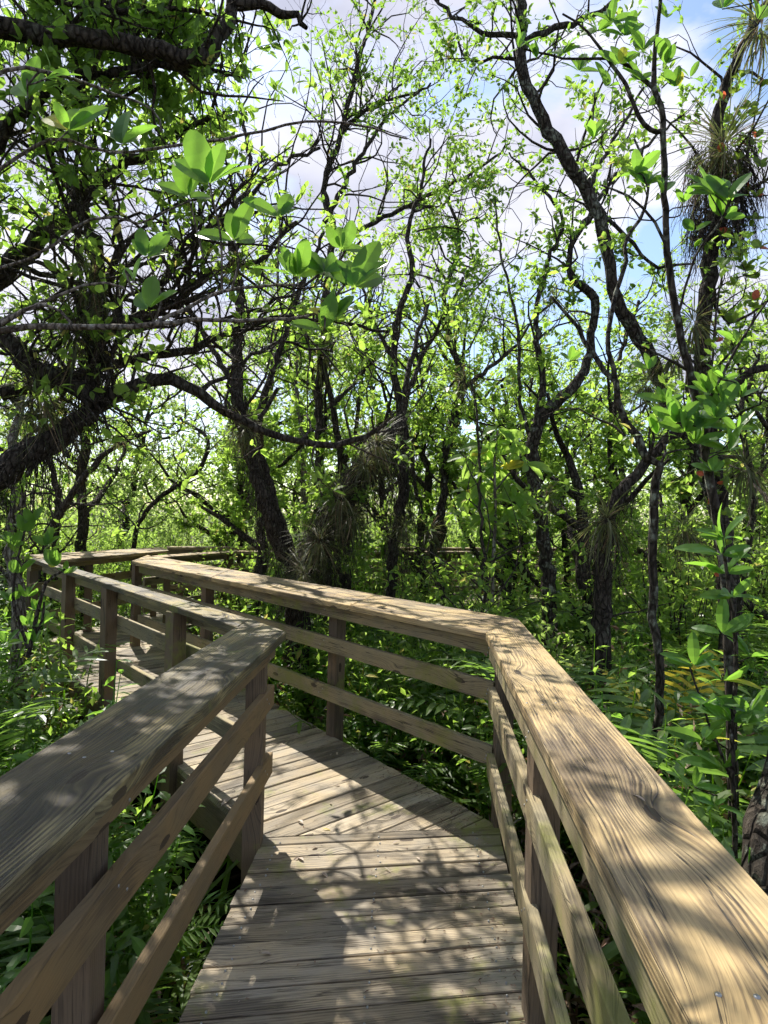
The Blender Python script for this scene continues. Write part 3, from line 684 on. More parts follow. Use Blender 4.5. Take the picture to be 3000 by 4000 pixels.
simple_tree(103, 'left stem of the central V, dark trunk behind the crossing railing', [
    [(640, 1260, 6.9, 46), (602, 1180, 6.9, 42), (572, 1090, 6.9, 42), (545, 1000, 7.0, 40), (528, 930, 7.0, 40), (515, 850, 7.1, 38), (508, 760, 7.2, 32), (520, 640, 7.3, 26), (500, 520, 7.5, 20), (540, 380, 7.8, 14), (520, 230, 8.1, 9)],
    [(640, 1250, 6.95, 40), (612, 1150, 7.1, 38), (590, 1080, 7.2, 34), (566, 990, 7.3, 30), (560, 900, 7.4, 26), (590, 800, 7.5, 20), (640, 650, 7.7, 15), (700, 500, 8.0, 10)],
    [(515, 850, 7.1, 20), (450, 740, 7.3, 15), (380, 600, 7.6, 11), (350, 440, 8.0, 8)]],
    [(30, 1.4, 0.4), (18, 1.2, 0.5), (14, 1.0, 0.2)], leafy=0.7)
simple_tree(104, 'fat leaning stem of the central V, shaggy with hanging roots', [
    [(645, 1290, 6.7, 70), (672, 1215, 6.7, 76), (705, 1150, 6.7, 78), (745, 1080, 6.7, 78), (785, 1015, 6.7, 76), (820, 965, 6.7, 66), (838, 925, 6.7, 30)],
    [(830, 950, 6.7, 34), (868, 905, 6.8, 28), (880, 820, 6.9, 18), (905, 720, 7.2, 13), (930, 640, 7.5, 9)]],
    [(8, 0.5, 0.5), (12, 0.9, 0.2)], leafy=0.5)
simple_tree(105, 'straight thin trunk between the V stems, bromeliad high on it', [
    [(708, 1260, 8.3, 24), (700, 1150, 8.3, 24), (692, 1000, 8.3, 24), (690, 860, 8.4, 26), (700, 740, 8.4, 36), (705, 640, 8.5, 24), (720, 500, 8.6, 20), (700, 400, 8.7, 18), (735, 290, 8.8, 16), (770, 150, 9.0, 14), (800, 40, 9.2, 11), (820, -60, 9.4, 8)],
    [(735, 290, 8.8, 14), (800, 230, 9.0, 10), (900, 200, 9.3, 7)], [(700, 480, 8.6, 16), (790, 320, 8.8, 12), (850, 240, 9.0, 9), (930, 180, 9.3, 6)], [(770, 500, 8.7, 14), (860, 455, 8.8, 13), (960, 405, 9.0, 11), (1040, 360, 9.2, 9), (1100, 310, 9.4, 6)]],
    [(40, 1.3, 0.35), (14, 1.2, 0.1), (20, 1.2, 0.1), (24, 1.1, 0.1)], leafy=0.75, dens=4)
simple_tree(106, 'dark tree with moss hung stem, right of the leaning trunk', [
    [(843, 1330, 7.6, 28), (850, 1200, 7.6, 32), (868, 1080, 7.6, 34), (872, 980, 7.6, 30), (865, 880, 7.7, 26), (850, 790, 7.8, 22), (858, 690, 7.9, 20), (890, 590, 8.0, 18), (880, 500, 8.2, 14), (910, 400, 8.4, 10), (930, 300, 8.6, 7)],
    [(865, 880, 7.7, 18), (905, 790, 7.9, 14), (950, 700, 8.1, 11), (1000, 600, 8.4, 8)], [(850, 780, 7.8, 14), (800, 680, 8.0, 10), (770, 560, 8.2, 7)]],
    [(40, 1.2, 0.4), (24, 1.0, 0.1), (16, 1.0, 0.1)], 'bark', 'leaf_bright')
simple_tree(107, 'slim tree with shaggy stem and air plant, left of the pale sapling', [
    [(955, 1290, 9.0, 18), (935, 1180, 9.0, 26), (958, 1080, 9.0, 26), (962, 980, 9.0, 24), (985, 880, 9.1, 24), (1000, 820, 9.1, 26), (975, 740, 9.2, 16), (960, 640, 9.3, 14), (990, 520, 9.6, 11), (960, 400, 9.9, 8)],
    [(1000, 840, 9.1, 14), (1060, 790, 9.3, 12), (1110, 750, 9.5, 9), (1150, 690, 9.8, 6)], [(935, 1180, 9.0, 12), (890, 1000, 9.2, 10), (915, 860, 9.3, 12), (900, 760, 9.5, 8)]],
    [(44, 1.3, 0.35), (24, 1.1, 0.1), (16, 0.8, 0.3)], 'bark_lichen', 'leaf_bright')
simple_tree(108, 'lichen spotted trunk that forks at mid height right of the pale sapling', [
    [(1185, 1290, 6.6, 46), (1178, 1200, 6.6, 42), (1168, 1120, 6.6, 40), (1155, 1040, 6.6, 38), (1152, 960, 6.6, 38), (1168, 900, 6.6, 36), (1215, 858, 6.6, 34), (1262, 800, 6.7, 28), (1276, 720, 6.8, 24), (1285, 650, 6.9, 26), (1240, 608, 6.9, 22), (1228, 560, 7.0, 16), (1245, 510, 7.0, 17), (1270, 470, 7.1, 18), (1300, 420, 7.2, 14), (1380, 330, 7.5, 10), (1470, 250, 7.8, 6)],
    [(1160, 905, 6.6, 20), (1172, 820, 6.7, 20), (1160, 720, 6.8, 18), (1162, 650, 6.9, 14), (1185, 560, 7.0, 12), (1215, 480, 7.2, 10), (1150, 380, 7.5, 8), (1100, 330, 7.8, 5)],
    [(1155, 960, 6.6, 14), (1125, 870, 6.7, 11), (1118, 700, 6.9, 9), (1085, 560, 7.2, 7), (1070, 430, 7.5, 5)]],
    [(30, 1.0, 0.55), (24, 0.9, 0.2), (18, 0.9, 0.3)], 'bark_lichen', 'leaf')
simple_tree(109, 'tallest curving black trunk sweeping up to the top edge right of centre', [
    [(1590, 1330, 6.0, 44), (1562, 1180, 6.0, 44), (1540, 1080, 6.0, 44), (1505, 970, 6.0, 44), (1450, 880, 6.0, 44), (1405, 770, 6.0, 42), (1355, 690, 6.0, 40), (1318, 600, 6.0, 34), (1308, 520, 6.0, 36), (1285, 440, 6.0, 38), (1225, 350, 6.0, 38), (1175, 260, 6.0, 36), (1130, 160, 6.0, 34), (1128, 60, 6.1, 32), (1118, -40, 6.1, 28), (1080, -220, 6.2, 20)],
    [(1128, 78, 6.1, 18), (1040, 70, 6.2, 14), (960, 20, 6.3, 10), (900, -60, 6.5, 7)],
    [(1135, 90, 6.1, 20), (1220, 55, 6.2, 18), (1290, 25, 6.3, 14), (1370, -20, 6.4, 10)],
    [(1130, 130, 6.1, 12), (1070, 125, 6.2, 10), (1010, 130, 6.3, 8), (990, 90, 6.3, 6)],
    [(1310, 470, 6.0, 12), (1400, 560, 6.1, 10), (1440, 580, 6.2, 9), (1500, 570, 6.3, 6)],
    [(1265, 420, 6.1, 14), (1310, 330, 6.3, 12), (1350, 260, 6.5, 10), (1390, 190, 6.7, 7)]],
    [(26, 1.0, 0.35), (14, 0.8, 0.1), (14, 0.7, 0.1), (10, 0.6, 0.1), (6, 0.6, 0.1), (16, 0.9, 0.1)], 'bark_lichen', 'leaf', leafy=0.6, dens=4)
simple_tree(110, 'trunk at the right edge carrying a big shaggy air plant high up', [
    [(1570, 1330, 5.4, 52), (1562, 1150, 5.4, 50), (1540, 1000, 5.4, 48), (1522, 850, 5.4, 48), (1518, 720, 5.4, 46), (1530, 600, 5.4, 46), (1545, 500, 5.4, 46), (1560, 400, 5.4, 46), (1548, 300, 5.4, 40), (1560, 210, 5.4, 32), (1600, 110, 5.4, 28), (1650, 20, 5.4, 24), (1720, -80, 5.4, 16)],
    [(1545, 470, 5.4, 16), (1600, 420, 5.4, 12), (1670, 380, 5.4, 9)], [(1500, 860, 5.4, 30), (1600, 820, 5.4, 24), (1700, 770, 5.4, 22)], [(1530, 600, 5.4, 12), (1570, 700, 5.3, 9), (1680, 640, 5.3, 7)]],
    [(22, 0.9, 0.4), (14, 0.8, 0.1), (8, 0.8, 0.4), (10, 0.8, 0.2)], 'bark', 'leaf', leafy=0.7, dens=4)
simple_tree(111, 'young lichen grey sapling whose slim stem stands beside the right railing and forks', [
    [(1432, 1900, 3.6, 27), (1428, 1700, 3.6, 27), (1424, 1500, 3.6, 26), (1412, 1300, 3.6, 26), (1410, 1130, 3.6, 26), (1412, 1010, 3.6, 26), (1388, 975, 3.6, 26), (1352, 915, 3.7, 22), (1330, 830, 3.7, 18), (1280, 770, 3.8, 15), (1250, 700, 3.9, 12), (1190, 640, 4.0, 8)],
    [(1330, 830, 3.7, 16), (1312, 720, 3.7, 14), (1330, 640, 3.8, 14), (1350, 560, 3.8, 13), (1365, 500, 3.9, 11), (1400, 420, 4.0, 8), (1370, 300, 4.1, 6)]],
    [(10, 0.6, 0.65), (14, 0.6, 0.4)], 'bark_lichen', 'leaf_bright', leafy=0.6, dens=3, name='sapling', lsize=(0.06, 0.032))
simple_tree(112, 'old sloping log like trunk behind the young sapling, bromeliad on its end', [
    [(1300, 1300, 5.2, 54), (1305, 1200, 5.2, 52), (1318, 1110, 5.2, 46), (1352, 1050, 5.2, 34), (1400, 990, 5.2, 30), (1470, 930, 5.2, 26), (1560, 900, 5.2, 18)]],
    [(10, 0.7, 0.4)], 'bark', 'leaf', leafy=0.4)
simple_tree(113, 'dark lichen crusted trunk at the bottom right edge beyond the railing', [
    [(1700, 2060, 1.95, 200), (1680, 1900, 2.0, 170), (1690, 1700, 2.1, 130), (1720, 1560, 2.2, 90), (1740, 1300, 2.4, 80), (1760, 900, 2.6, 70), (1780, 400, 2.8, 60)]],
    [(6, 0.8, 0.7)], 'bark_lichen', 'leaf_big', leafy=0.4)
for i, (lim, lab, sd) in enumerate([
    ([(40, 1330, 5.6, 40), (28, 1200, 5.7, 40), (38, 1080, 5.8, 36), (30, 950, 6.0, 28), (60, 800, 6.2, 20)], 'short pale stemmed tree at the far left edge behind the corner post', 114),
    ([(120, 1190, 9.5, 22), (125, 1080, 9.5, 20), (110, 1000, 9.6, 15), (90, 900, 9.8, 10)], 'thin dark stem behind the far left railing', 115),
    ([(95, 1190, 8.8, 20), (140, 1090, 8.8, 22), (200, 1010, 8.9, 18), (250, 965, 9.0, 12), (330, 930, 9.2, 7)], 'stem slanting right behind the far left railing', 116),
    ([(660, 1190, 10.5, 16), (655, 1050, 10.5, 16), (650, 930, 10.6, 14), (640, 800, 10.8, 10), (660, 600, 11, 7)], 'slender grey stem seen through the central V', 117),
    ([(1110, 1250, 10, 14), (1085, 1100, 10, 14), (1100, 1000, 10.2, 12), (1060, 850, 10.5, 8)], 'thin leaning stem behind the pale sapling', 118),
    ([(1225, 1240, 10, 20), (1215, 1080, 10, 18), (1240, 970, 10.2, 15), (1280, 890, 10.4, 12), (1330, 820, 10.6, 8)], 'dark forked stem behind the lichen trunk', 119),
    ([(1040, 1370, 5.6, 11), (1046, 1250, 5.6, 11), (1040, 1120, 5.7, 10), (1035, 950, 5.8, 8), (1020, 820, 6, 5)], 'wiry dark pole stem in front of the far railing', 120),
    ([(1610, 1260, 7.5, 20), (1625, 1050, 7.6, 18), (1600, 900, 7.8, 14), (1640, 760, 8.0, 10)], 'stem leaning among the ferns at the right edge', 121),
    ([(300, 1130, 11, 14), (425, 1020, 11, 14), (450, 960, 11, 12), (430, 930, 11.2, 10), (380, 900, 11.5, 8)], 'crooked small tree over the far left thicket', 122),
    ([(760, 1200, 12, 14), (765, 1000, 12, 14), (780, 820, 12.2, 12), (800, 600, 12.5, 9)], 'far slim trunk right of the central V', 123),
    ([(1330, 1220, 11, 18), (1345, 1030, 11, 18), (1320, 850, 11.3, 14), (1380, 650, 11.8, 9)], 'far dark trunk behind the sloping log', 124)]):
    simple_tree(sd, lab, [lim], [(26, 1.2, 0.35)], 'bark_pale' if sd in (114, 117) else 'bark', 'leaf_bright', name='slender_tree', leafy=0.85)

# crowns of taller trees beyond the walk, filling the upper picture
def crown_tree(seed, x, y, h, cr, leaf, label, n=26, group='trees standing beyond the walk', leafy=0.9):
    t = Tree('woodland_tree', label, 'tree', group, seed, 'bark', 'twig', leaf, 2, lsize=(0.095, 0.052)); r = t.r
    lean = r.normal(size=2) * 0.10 * h
    O, R = t.limb([(x, y, GZ - 0.1, 0.10), (x + lean[0] * 0.3, y + lean[1] * 0.3, h * 0.3, 0.085), (x + lean[0] * 0.5 + 0.1, y + lean[1] * 0.6, h * 0.55, 0.06), (x + lean[0], y + lean[1], h * 0.95, 0.02)], world=True, jit=0.03, step=0.25, sides=7)
    for q in range(5):
        i = int(len(O) * (0.3 + 0.12 * q)); a = r.random() * 6.28
        e1 = O[i] + np.array([math.cos(a) * cr * 0.5, math.sin(a) * cr * 0.5, h * 0.12]); e2 = O[i] + np.array([math.cos(a) * cr, math.sin(a) * cr, h * 0.24 * (0.6 + r.random())])
        O2, R2 = t.limb([(*O[i], R[i] * 0.7), (*e1, R[i] * 0.5), (*e2, 0.008)], world=True, jit=0.03, step=0.25, sides=6)
        t.twigs(O2, R2, n // 3, cr * 0.5, 2, leafy=leafy, up=0.3, sub=(3, 4), dens=5)
    t.twigs(O, R, n, cr * 0.55, 2, leafy=leafy, start=0.3, up=0.25, sub=(3, 4), dens=5)
    return t.finish()

for i, (x, y, h, cr, lf, lab) in enumerate([
    (-9.5, 13.0, 6.2, 2.4, 'leaf_far', 'bright leafy tree over the far left thicket'),
    (-6.2, 14.5, 5.0, 2.2, 'leaf_far', 'low rounded tree beyond the far left railing'),
    (-3.2, 13.2, 5.6, 2.2, 'leaf_far', 'leafy tree showing behind the left limb arch'),
    (-1.2, 11.8, 5.6, 1.8, 'leaf_bright', 'tall leafy tree right behind the central V'),
    (1.0, 12.6, 6.2, 2.0, 'leaf_bright', 'tall light leafed tree in the middle, crown against the clouds'),
    (2.6, 11.2, 4.6, 1.8, 'leaf_bright', 'tree with dense bright crown above the pale sapling'),
    (4.6, 13.5, 5.6, 2.2, 'leaf_far', 'rounded bright tree beyond the lichen trunk'),
    (6.4, 11.5, 4.2, 1.8, 'leaf_far', 'bright tree low behind the trunk at the right edge'),
    (8.2, 14.0, 6.0, 2.4, 'leaf_far', 'outermost bright tree on the right beyond the walk'),
    (-5.0, 10.6, 6.8, 2.0, 'leaf', 'tall twiggy tree behind the left tangle'),
    (-8.0, 9.6, 7.0, 2.4, 'leaf', 'tall thin tree at the far left with crown cut by the frame'),
    (0.2, 15.5, 6.4, 2.6, 'leaf_far', 'hazy green tree deep behind the middle stems'),
    (-2.2, 16.5, 6.0, 2.6, 'leaf_far', 'deep tree left of the middle, far past the walk'),
    (3.4, 16.0, 5.8, 2.6, 'leaf_far', 'deep tree right of the middle, far past the walk')]):
    crown_tree(200 + i, x, y, h, cr, lf, lab, n=16 if lf == 'leaf_far' else 14, leafy=1.0 if lf == 'leaf_far' else 0.6)

for i, (x, y, h, lab) in enumerate([(-5.6, 9.3, 3.8, 'small bright tree beyond the far left corner'), (-1.6, 8.9, 3.6, 'small bright tree between the V stems'), (-0.4, 8.8, 4.2, 'small leafy tree right of the leaning trunk'), (0.7, 9.6, 4.4, 'small leafy tree left of the lime sapling'), (1.9, 9.2, 3.9, 'small leafy tree behind the lime sapling'), (3.0, 8.6, 3.9, 'small leafy tree right of the lichen trunk'), (4.4, 9.4, 4.2, 'small leafy tree behind the sloping log'), (5.6, 8.6, 3.7, 'small bright tree at the right edge beyond the trunks'), (-3.0, 11.9, 4.2, 'small bright tree past the far railing, left of the stems'), (2.4, 6.9, 3.4, 'slim leafy tree just behind the forked trunk'), (-7.4, 11.0, 3.6, 'small bright tree far left beyond the railing'), (4.3, 6.4, 3.3, 'slim leafy tree among the right hand trunks')]):
    crown_tree(240 + i, x, y, h, 1.15, 'leaf_bright', lab, n=10, leafy=0.9)

# crown added over the bend to throw dappled shade on the planks
t = Tree('shade_tree', 'dense crowned tree added left of the bend to dapple the planks', 'tree', 'trees round the boardwalk', 160, 'bark', 'twig', 'leaf', 3, lsize=(0.085, 0.045))
O, R = t.limb([(-4.2, 4.6, GZ - 0.2, 0.16), (-4.0, 4.6, 1.2, 0.12), (-3.6, 4.7, 2.6, 0.10), (-2.9, 4.9, 3.6, 0.075), (-2.2, 5.0, 4.4, 0.05), (-1.3, 5.0, 4.9, 0.02)], world=True, jit=0.02)
t.twigs(O, R, 16, 1.0, 2, leafy=0.7, start=0.5, dens=4, sub=(3, 4))
O, R = t.limb([(-3.6, 4.7, 2.6, 0.07), (-2.9, 4.1, 3.6, 0.05), (-1.9, 3.8, 4.3, 0.03), (-1.0, 4.2, 4.6, 0.012)], world=True, jit=0.02)
t.twigs(O, R, 30, 1.0, 2, leafy=0.9, start=0.3, dens=4, sub=(3, 4))
t.finish()

# ------------------------------------------------------------------ copying
def copy_tree(o, loc, rz=0.0, sc=1.0, label=None, parent=None):
    c = o.copy(); COL.objects.link(c); c.parent = parent
    if parent is None: c.location = loc; c.rotation_euler = (0, 0, rz); c.scale = (sc, sc, sc)
    if label: c['label'] = label
    for ch in list(o.children): copy_tree(ch, None, parent=c)
    return c
def scatter(protos, spots, r, smin=0.75, smax=1.25, labeler=None, dz=0.0):
    used = set()
    for (x, y) in spots:
        k = int(r.integers(len(protos))); loc = (x, y, float(ground_h(x, y)) + dz); sc = smin + (smax - smin) * r.random(); rz = r.random() * 6.28
        lab = labeler(x, y) if labeler else None
        if k in used: copy_tree(protos[k], loc, rz, sc, lab)
        else:
            used.add(k); o = protos[k]; o.location = loc; o.rotation_euler = (0, 0, rz); o.scale = (sc, sc, sc)
            if lab: o['label'] = lab
    for k, o in enumerate(protos):
        if k not in used:
            for ch in list(o.children): bpy.data.objects.remove(ch)
            bpy.data.objects.remove(o)
def spots_in(r, n, x0, x1, y0, y1, m=0.25, mind=0.0, vis=True):
    out = []
    for _ in range(n * 40):
        if len(out) >= n: break
        x = x0 + (x1 - x0) * r.random(); y = y0 + (y1 - y0) * r.random()
        if vis and abs(x) > 0.66 * y + 0.9: continue
        if in_deck(x, y, m): continue
        if mind and any((x - a) ** 2 + (y - b) ** 2 < mind * mind for a, b in out): continue
        out.append((x, y))
    return out

# ------------------------------------------------------------------ ferns
def fern(seed, nf, length, mat, label, name='fern', pin=0.13, pw=0.03, npin=17, up=1.0, group='ferns under the trees', n=3, droop=1.0):
    r = rng(seed); lv = Leaves(n, 0.15, 0.22); tb = Tubes()
    for k in range(nf):
        az = k / nf * 6.28 + r.random() * 0.6; el = rad(48 + 32 * r.random()) * up; Lf = length * (0.7 + 0.45 * r.random())
        h = np.array([math.cos(az), math.sin(az), 0]); m = 12; pts = [np.array([0, 0, 0.0])]; a = el
        dirs = []
        for i in range(m):
            a -= rad(3.2 + 5.5 * i / m * droop * 1.6); d = h * math.cos(a) + np.array([0, 0, 1]) * math.sin(a); dirs.append(d); pts.append(pts[-1] + d * Lf / m)
        tb.add(pts, np.linspace(0.0035, 0.0008, m + 1) * (length / 1.0 + 0.3), 3)
        pts = np.array(pts); side = np.cross(h, [0, 0, 1])
        for i in range(npin):
            s_ = 0.16 + 0.82 * i / (npin - 1); q = s_ * m; j = min(int(q), m - 1); p = pts[j] + (pts[j + 1] - pts[j]) * (q - j); d = dirs[j]; nn = np.cross(side, d)
            ll = pin * (math.sin(min(1, (1.05 - s_) * 2.6) * 1.57)) * (0.7 + 0.5 * min(1, s_ * 4)) * length
            for sg in (-1, 1):
                D = side * sg + d * 0.45 + nn * (0.10 * r.normal() + 0.12); lv.add(p, D, nn + r.normal(size=3) * 0.12, ll * (0.9 + 0.2 * r.random()), pw * length * (1.0 if s_ < .8 else .7))
        lv.add(pts[-1], dirs[-1], np.cross(side, dirs[-1]), 0.08 * length, pw * length)
    V, T3, Q4 = lv.geom(); TV = np.concatenate(tb.V); TF = np.concatenate(tb.F) + len(V)
    o = mesh_obj(name, np.concatenate([V, TV]), [T3, np.concatenate([Q4, TF]) if len(Q4) else TF], MAT[mat])
    return tag(o, label, 'fern', group)
def side_words(x, y):
    if x > 0.6 + 0: s_ = 'right of the near walk' if y < 4.5 else ('behind the crossing railing on the right' if y < 8 else 'in the back right thicket')
    elif in_left(x, y): s_ = 'left of the near railing' if y < 4 else 'on the far left of the walk'
    else: s_ = 'just behind the crossing railing' if y < 8 else 'deep behind the crossing railing'
    return s_
def in_left(x, y): return x < -0.66 * max(0, y - 3.3) - 0.4
r = rng(900)
fp = [fern(300 + i, 9 + i % 4, 1.35 + 0.2 * (i % 3), 'fern', 'green fern', pin=0.15, pw=0.030, npin=17, up=1.08, droop=0.85) for i in range(5)]
fs = [fern(320 + i, 8 + i, 1.0, 'fern', 'green fern', pin=0.12, pw=0.022, npin=22, n=2) for i in range(3)]
sp = spots_in(r, 26, 1.1, 3.8, 1.2, 5.0, 0.85, 0.25) + spots_in(r, 36, -2.0, 5.0, 3.6, 8.0, 0.85, 0.35) + spots_in(r, 36, -9, 9, 7.0, 12.5, 0.7, 0.4) + spots_in(r, 12, -5.5, -1.0, 1.6, 7.0, 0.85, 0.4)
scatter(fp, sp, r, 0.7, 1.15, lambda x, y: 'green fern with broad leaflets ' + side_words(x, y))
sp = spots_in(r, 18, 0.9, 3.0, 1.2, 5.0, 0.55, 0.2) + spots_in(r, 30, -3, 5.0, 3.8, 8.0, 0.5, 0.25) + spots_in(r, 20, -4.0, -0.9, 1.2, 5.0, 0.42, 0.25)
scatter(fs, sp, r, 0.6, 1.15, lambda x, y: 'narrow sword fern ' + side_words(x, y))
y1 = fern(340, 3, 1.0, 'fern_yellow', 'single yellow fern glowing beside the young sapling stem', pin=0.2, pw=0.03, npin=15, up=1.35, droop=0.35, group=None); y1.location = (*P(1470, 1450, 4.1)[:2], GZ + 0.42)
bf = [fern(350 + i, 7, 0.8, 'dead', 'withered fern', pin=0.15, pw=0.035, npin=13, up=0.8, droop=1.6, group='dead brown ferns') for i in range(2)]
scatter(bf, spots_in(r, 40, 0.9, 4.5, 1.6, 6.5, 0.4, 0.25) + spots_in(r, 8, -3.5, -1.4, 1.8, 5, 0.45, 0.3) + spots_in(r, 10, -2, 4, 5, 9, 0.4, 0.4), r, 0.6, 1.1, lambda x, y: 'withered brown fern ' + side_words(x, y))

# ------------------------------------------------------------------ leafy seedlings and shrubs
def leafy_plant(seed, h, ns, leaf, ll, lw, label, name='leafy_plant', nl=9, group='leafy plants in the undergrowth', n=3, spread=0.5, cat='plant'):
    r = rng(seed); lv = Leaves(n, 0.25, 0.3); tb = Tubes()
    for k in range(ns):
        p = np.array([*(r.normal(size=2) * 0.05), 0.0]); d = unit(np.array([*(r.normal(size=2) * spread), 1.0])); H = h * (0.6 + 0.5 * r.random()); m = 7; pts = [p]
        for i in range(m): d = unit(d + r.normal(size=3) * 0.12 + [0, 0, 0.1]); p = p + d * H / m; pts.append(p)
        tb.add(pts, np.linspace(0.004, 0.001, m + 1) * (1 + h), 4); pts = np.array(pts)
        for i in range(nl):
            q = (0.2 + 0.8 * (i + r.random()) / nl) * m; j = min(int(q), m - 1); p = pts[j] + (pts[j + 1] - pts[j]) * (q - j); az = i * 2.4 + r.random()
            D = np.array([math.cos(az), math.sin(az), 0.35 + 0.4 * r.normal()]); sc = 0.7 + 0.5 * r.random()
            lv.add(p + unit(D) * 0.01, D, [*(r.normal(size=2) * 0.3), 1.0], ll * sc, lw * sc)
    V, T3, Q4 = lv.geom(); TV = np.concatenate(tb.V); TF = np.concatenate(tb.F) + len(V)
    o = mesh_obj(name, np.concatenate([V, TV]), [T3, np.concatenate([Q4, TF]) if len(Q4) else TF], MAT[leaf])
    return tag(o, label, cat, group)
pa = [leafy_plant(400 + i, 1.05, 6 + i, ['leaf_bright', 'leaf_big', 'leaf'][i % 3], 0.095, 0.042, 'leafy plant', nl=16) for i in range(6)]
sp = spots_in(r, 60, 0.8, 3.2, 1.0, 4.6, 0.26, 0.14) + spots_in(r, 100, -2.5, 4.5, 3.4, 7.5, 0.26, 0.2) + spots_in(r, 70, -8, 8, 6.5, 11, 0.25, 0.25) + spots_in(r, 26, -4.8, -0.9, 1.3, 6.5, 0.22, 0.25)
scatter(pa, sp, r, 0.5, 1.15, lambda x, y: 'leafy green seedling ' + side_words(x, y))
pt = [leafy_plant(460 + i, 1.55, 6 + i, ['leaf_bright', 'leaf_big', 'leaf_bright'][i], 0.125, 0.042, 'leafy plant', nl=20, spread=0.35, group='tall leafy plants beside the railings') for i in range(3)]
scatter(pt, spots_in(r, 22, 0.95, 2.8, 2.0, 5.6, 0.32, 0.25) + spots_in(r, 26, -2.6, 2.5, 4.6, 8.0, 0.34, 0.3) + spots_in(r, 10, -4.5, -1.0, 2.2, 6.5, 0.4, 0.35), r, 0.6, 1.0, lambda x, y: 'tall narrow leaved plant ' + side_words(x, y))
pg = [leafy_plant(430 + i, 0.22, 18, 'leaf_bright', 0.46, 0.026, 'grass tuft', 'grass_tuft', nl=3, group='grass tufts beside the walk', spread=0.9, cat='grass tuft') for i in range(3)]
scatter(pg, spots_in(r, 60, -2, 3.2, 1.0, 6.5, 0.14, 0.12) + spots_in(r, 12, -3, -0.9, 1.2, 4, 0.2, 0.2), r, 0.7, 1.5, lambda x, y: 'tuft of long green blades ' + side_words(x, y))

def bush(seed, w_, h, leaf, n=2600, ls=(0.075, 0.042)):
    r = rng(seed); lv = Leaves(2, 0.25, 0.2); tb = Tubes()
    for k in range(26):
        az = r.random() * 6.28; d = unit(np.array([math.cos(az) * 0.75 * r.random(), math.sin(az) * 0.75 * r.random(), 1.0])); p = np.array([*(r.normal(size=2) * 0.12), 0.0]); H = h * (0.5 + 0.55 * r.random()); pts = [p]
        for i in range(8): d = unit(d + r.normal(size=3) * 0.16); p = p + d * H / 8 * np.array([w_ / h * 1.4, w_ / h * 1.4, 1]); pts.append(p)
        tb.add(pts, np.linspace(0.016, 0.003, 9), 4); pts = np.array(pts)
        for q in range(14):
            c = pts[2 + int(r.integers(7))] + r.normal(size=3) * [0.22, 0.22, 0.18]; m = max(2, n // (26 * 14)); D = rand_dir(r, m, 0.15)
            lv.add(c + r.normal(size=(m, 3)) * 0.07, D, unit(np.array([0, 0, 1.0]) + r.normal(size=(m, 3)) * 0.6), ls[0] * (0.6 + 0.7 * r.random(m)), ls[1] * (0.6 + 0.7 * r.random(m)))
    e = empty('shrub'); tag(e, 'shrub', 'shrub', 'shrubs beyond the walk'); tb.build('stems', MAT['twig'], e); lv.build('foliage', MAT[leaf], e); return e
bs = [bush(500 + i, 1.0 + 0.2 * (i % 2), 1.9 + 0.35 * (i % 3), ['leaf_far', 'leaf_bright', 'leaf_far', 'leaf', 'leaf_bright'][i]) for i in range(5)]
def shrub_lab(x, y):
    d_ = 'beyond the far left railing' if x < -3.5 else ('beyond the middle stems' if x < 1.5 else 'in the right thicket')
    return 'dense sunlit shrub ' + d_ + (', deep in the wood' if y > 13 else ', close to the walk')
sp = spots_in(r, 36, -11, 10, 13.0, 21, 0.9, 1.1) + spots_in(r, 12, -8, -4.6, 7.0, 12, 0.9, 0.8) + spots_in(r, 10, 3.0, 7.5, 6.5, 10, 0.9, 0.9) + [(-5.2, 5.4), (-4.9, 3.9)] + [(x_, 9.1 + 0.34 * max(0, x_) + 0.3 * math.sin(x_ * 5)) for x_ in (-1.9, -1.3, -0.7, -0.1, 0.5)]
scatter(bs, sp, r, 0.7, 1.15, shrub_lab)
lb = [bush(520 + i, 1.3, 1.15, ['leaf_bright', 'leaf_far', 'leaf'][i], n=2200) for i in range(3)]
scatter(lb, spots_in(r, 26, -2, 7.5, 5.5, 10.5, 0.8, 0.7) + spots_in(r, 6, -7, -4.5, 5, 9, 0.8, 0.8), r, 0.7, 1.15, lambda x, y: 'low leafy shrub ' + side_words(x, y))

# ------------------------------------------------------------------ undergrowth and litter nobody could count
r = rng(950); lv = Leaves(2, 0.3, 0.25); ld = Leaves(2, 0.4, 0.3)
def cloud(lvs, n, x0, x1, y0, y1, z0, z1, ls, m):
    x = x0 + (x1 - x0) * r.random(n); y = y0 + (y1 - y0) * r.random(n); ok = ~in_deck(x, y, m) & (np.abs(x) < 0.7 * y + 1.2)
    x, y = x[ok], y[ok]; k = len(x); cl = 0.5 + 0.5 * np.sin(x * 5.1 + 1.3 * np.sin(y * 3.7)) * np.cos(y * 4.3 + 1.1 * np.sin(x * 2.9))
    z = ground_h(x, y) + z0 + (z1 - z0) * r.random(k) ** 1.6 * (0.35 + 0.9 * cl)
    sc = 0.55 + 0.8 * r.random(k); lvs.add(np.stack([x, y, z], -1), rand_dir(r, k, 0.1), unit(np.array([0, 0, 1.0]) + r.normal(size=(k, 3)) * 0.7), ls[0] * sc, ls[1] * sc)
cloud(lv, 20000, 0.7, 4.5, 0.8, 7, 0.02, 0.9, (0.055, 0.028), 0.12); cloud(lv, 30000, -4, 6, 3.5, 10, 0.02, 1.1, (0.065, 0.034), 0.12); cloud(lv, 26000, -10, 10, 8, 16, 0.02, 1.9, (0.075, 0.045), 0.2)
cloud(lv, 7000, -6, -0.9, 1, 8, 0.02, 0.5, (0.06, 0.03), 0.15)
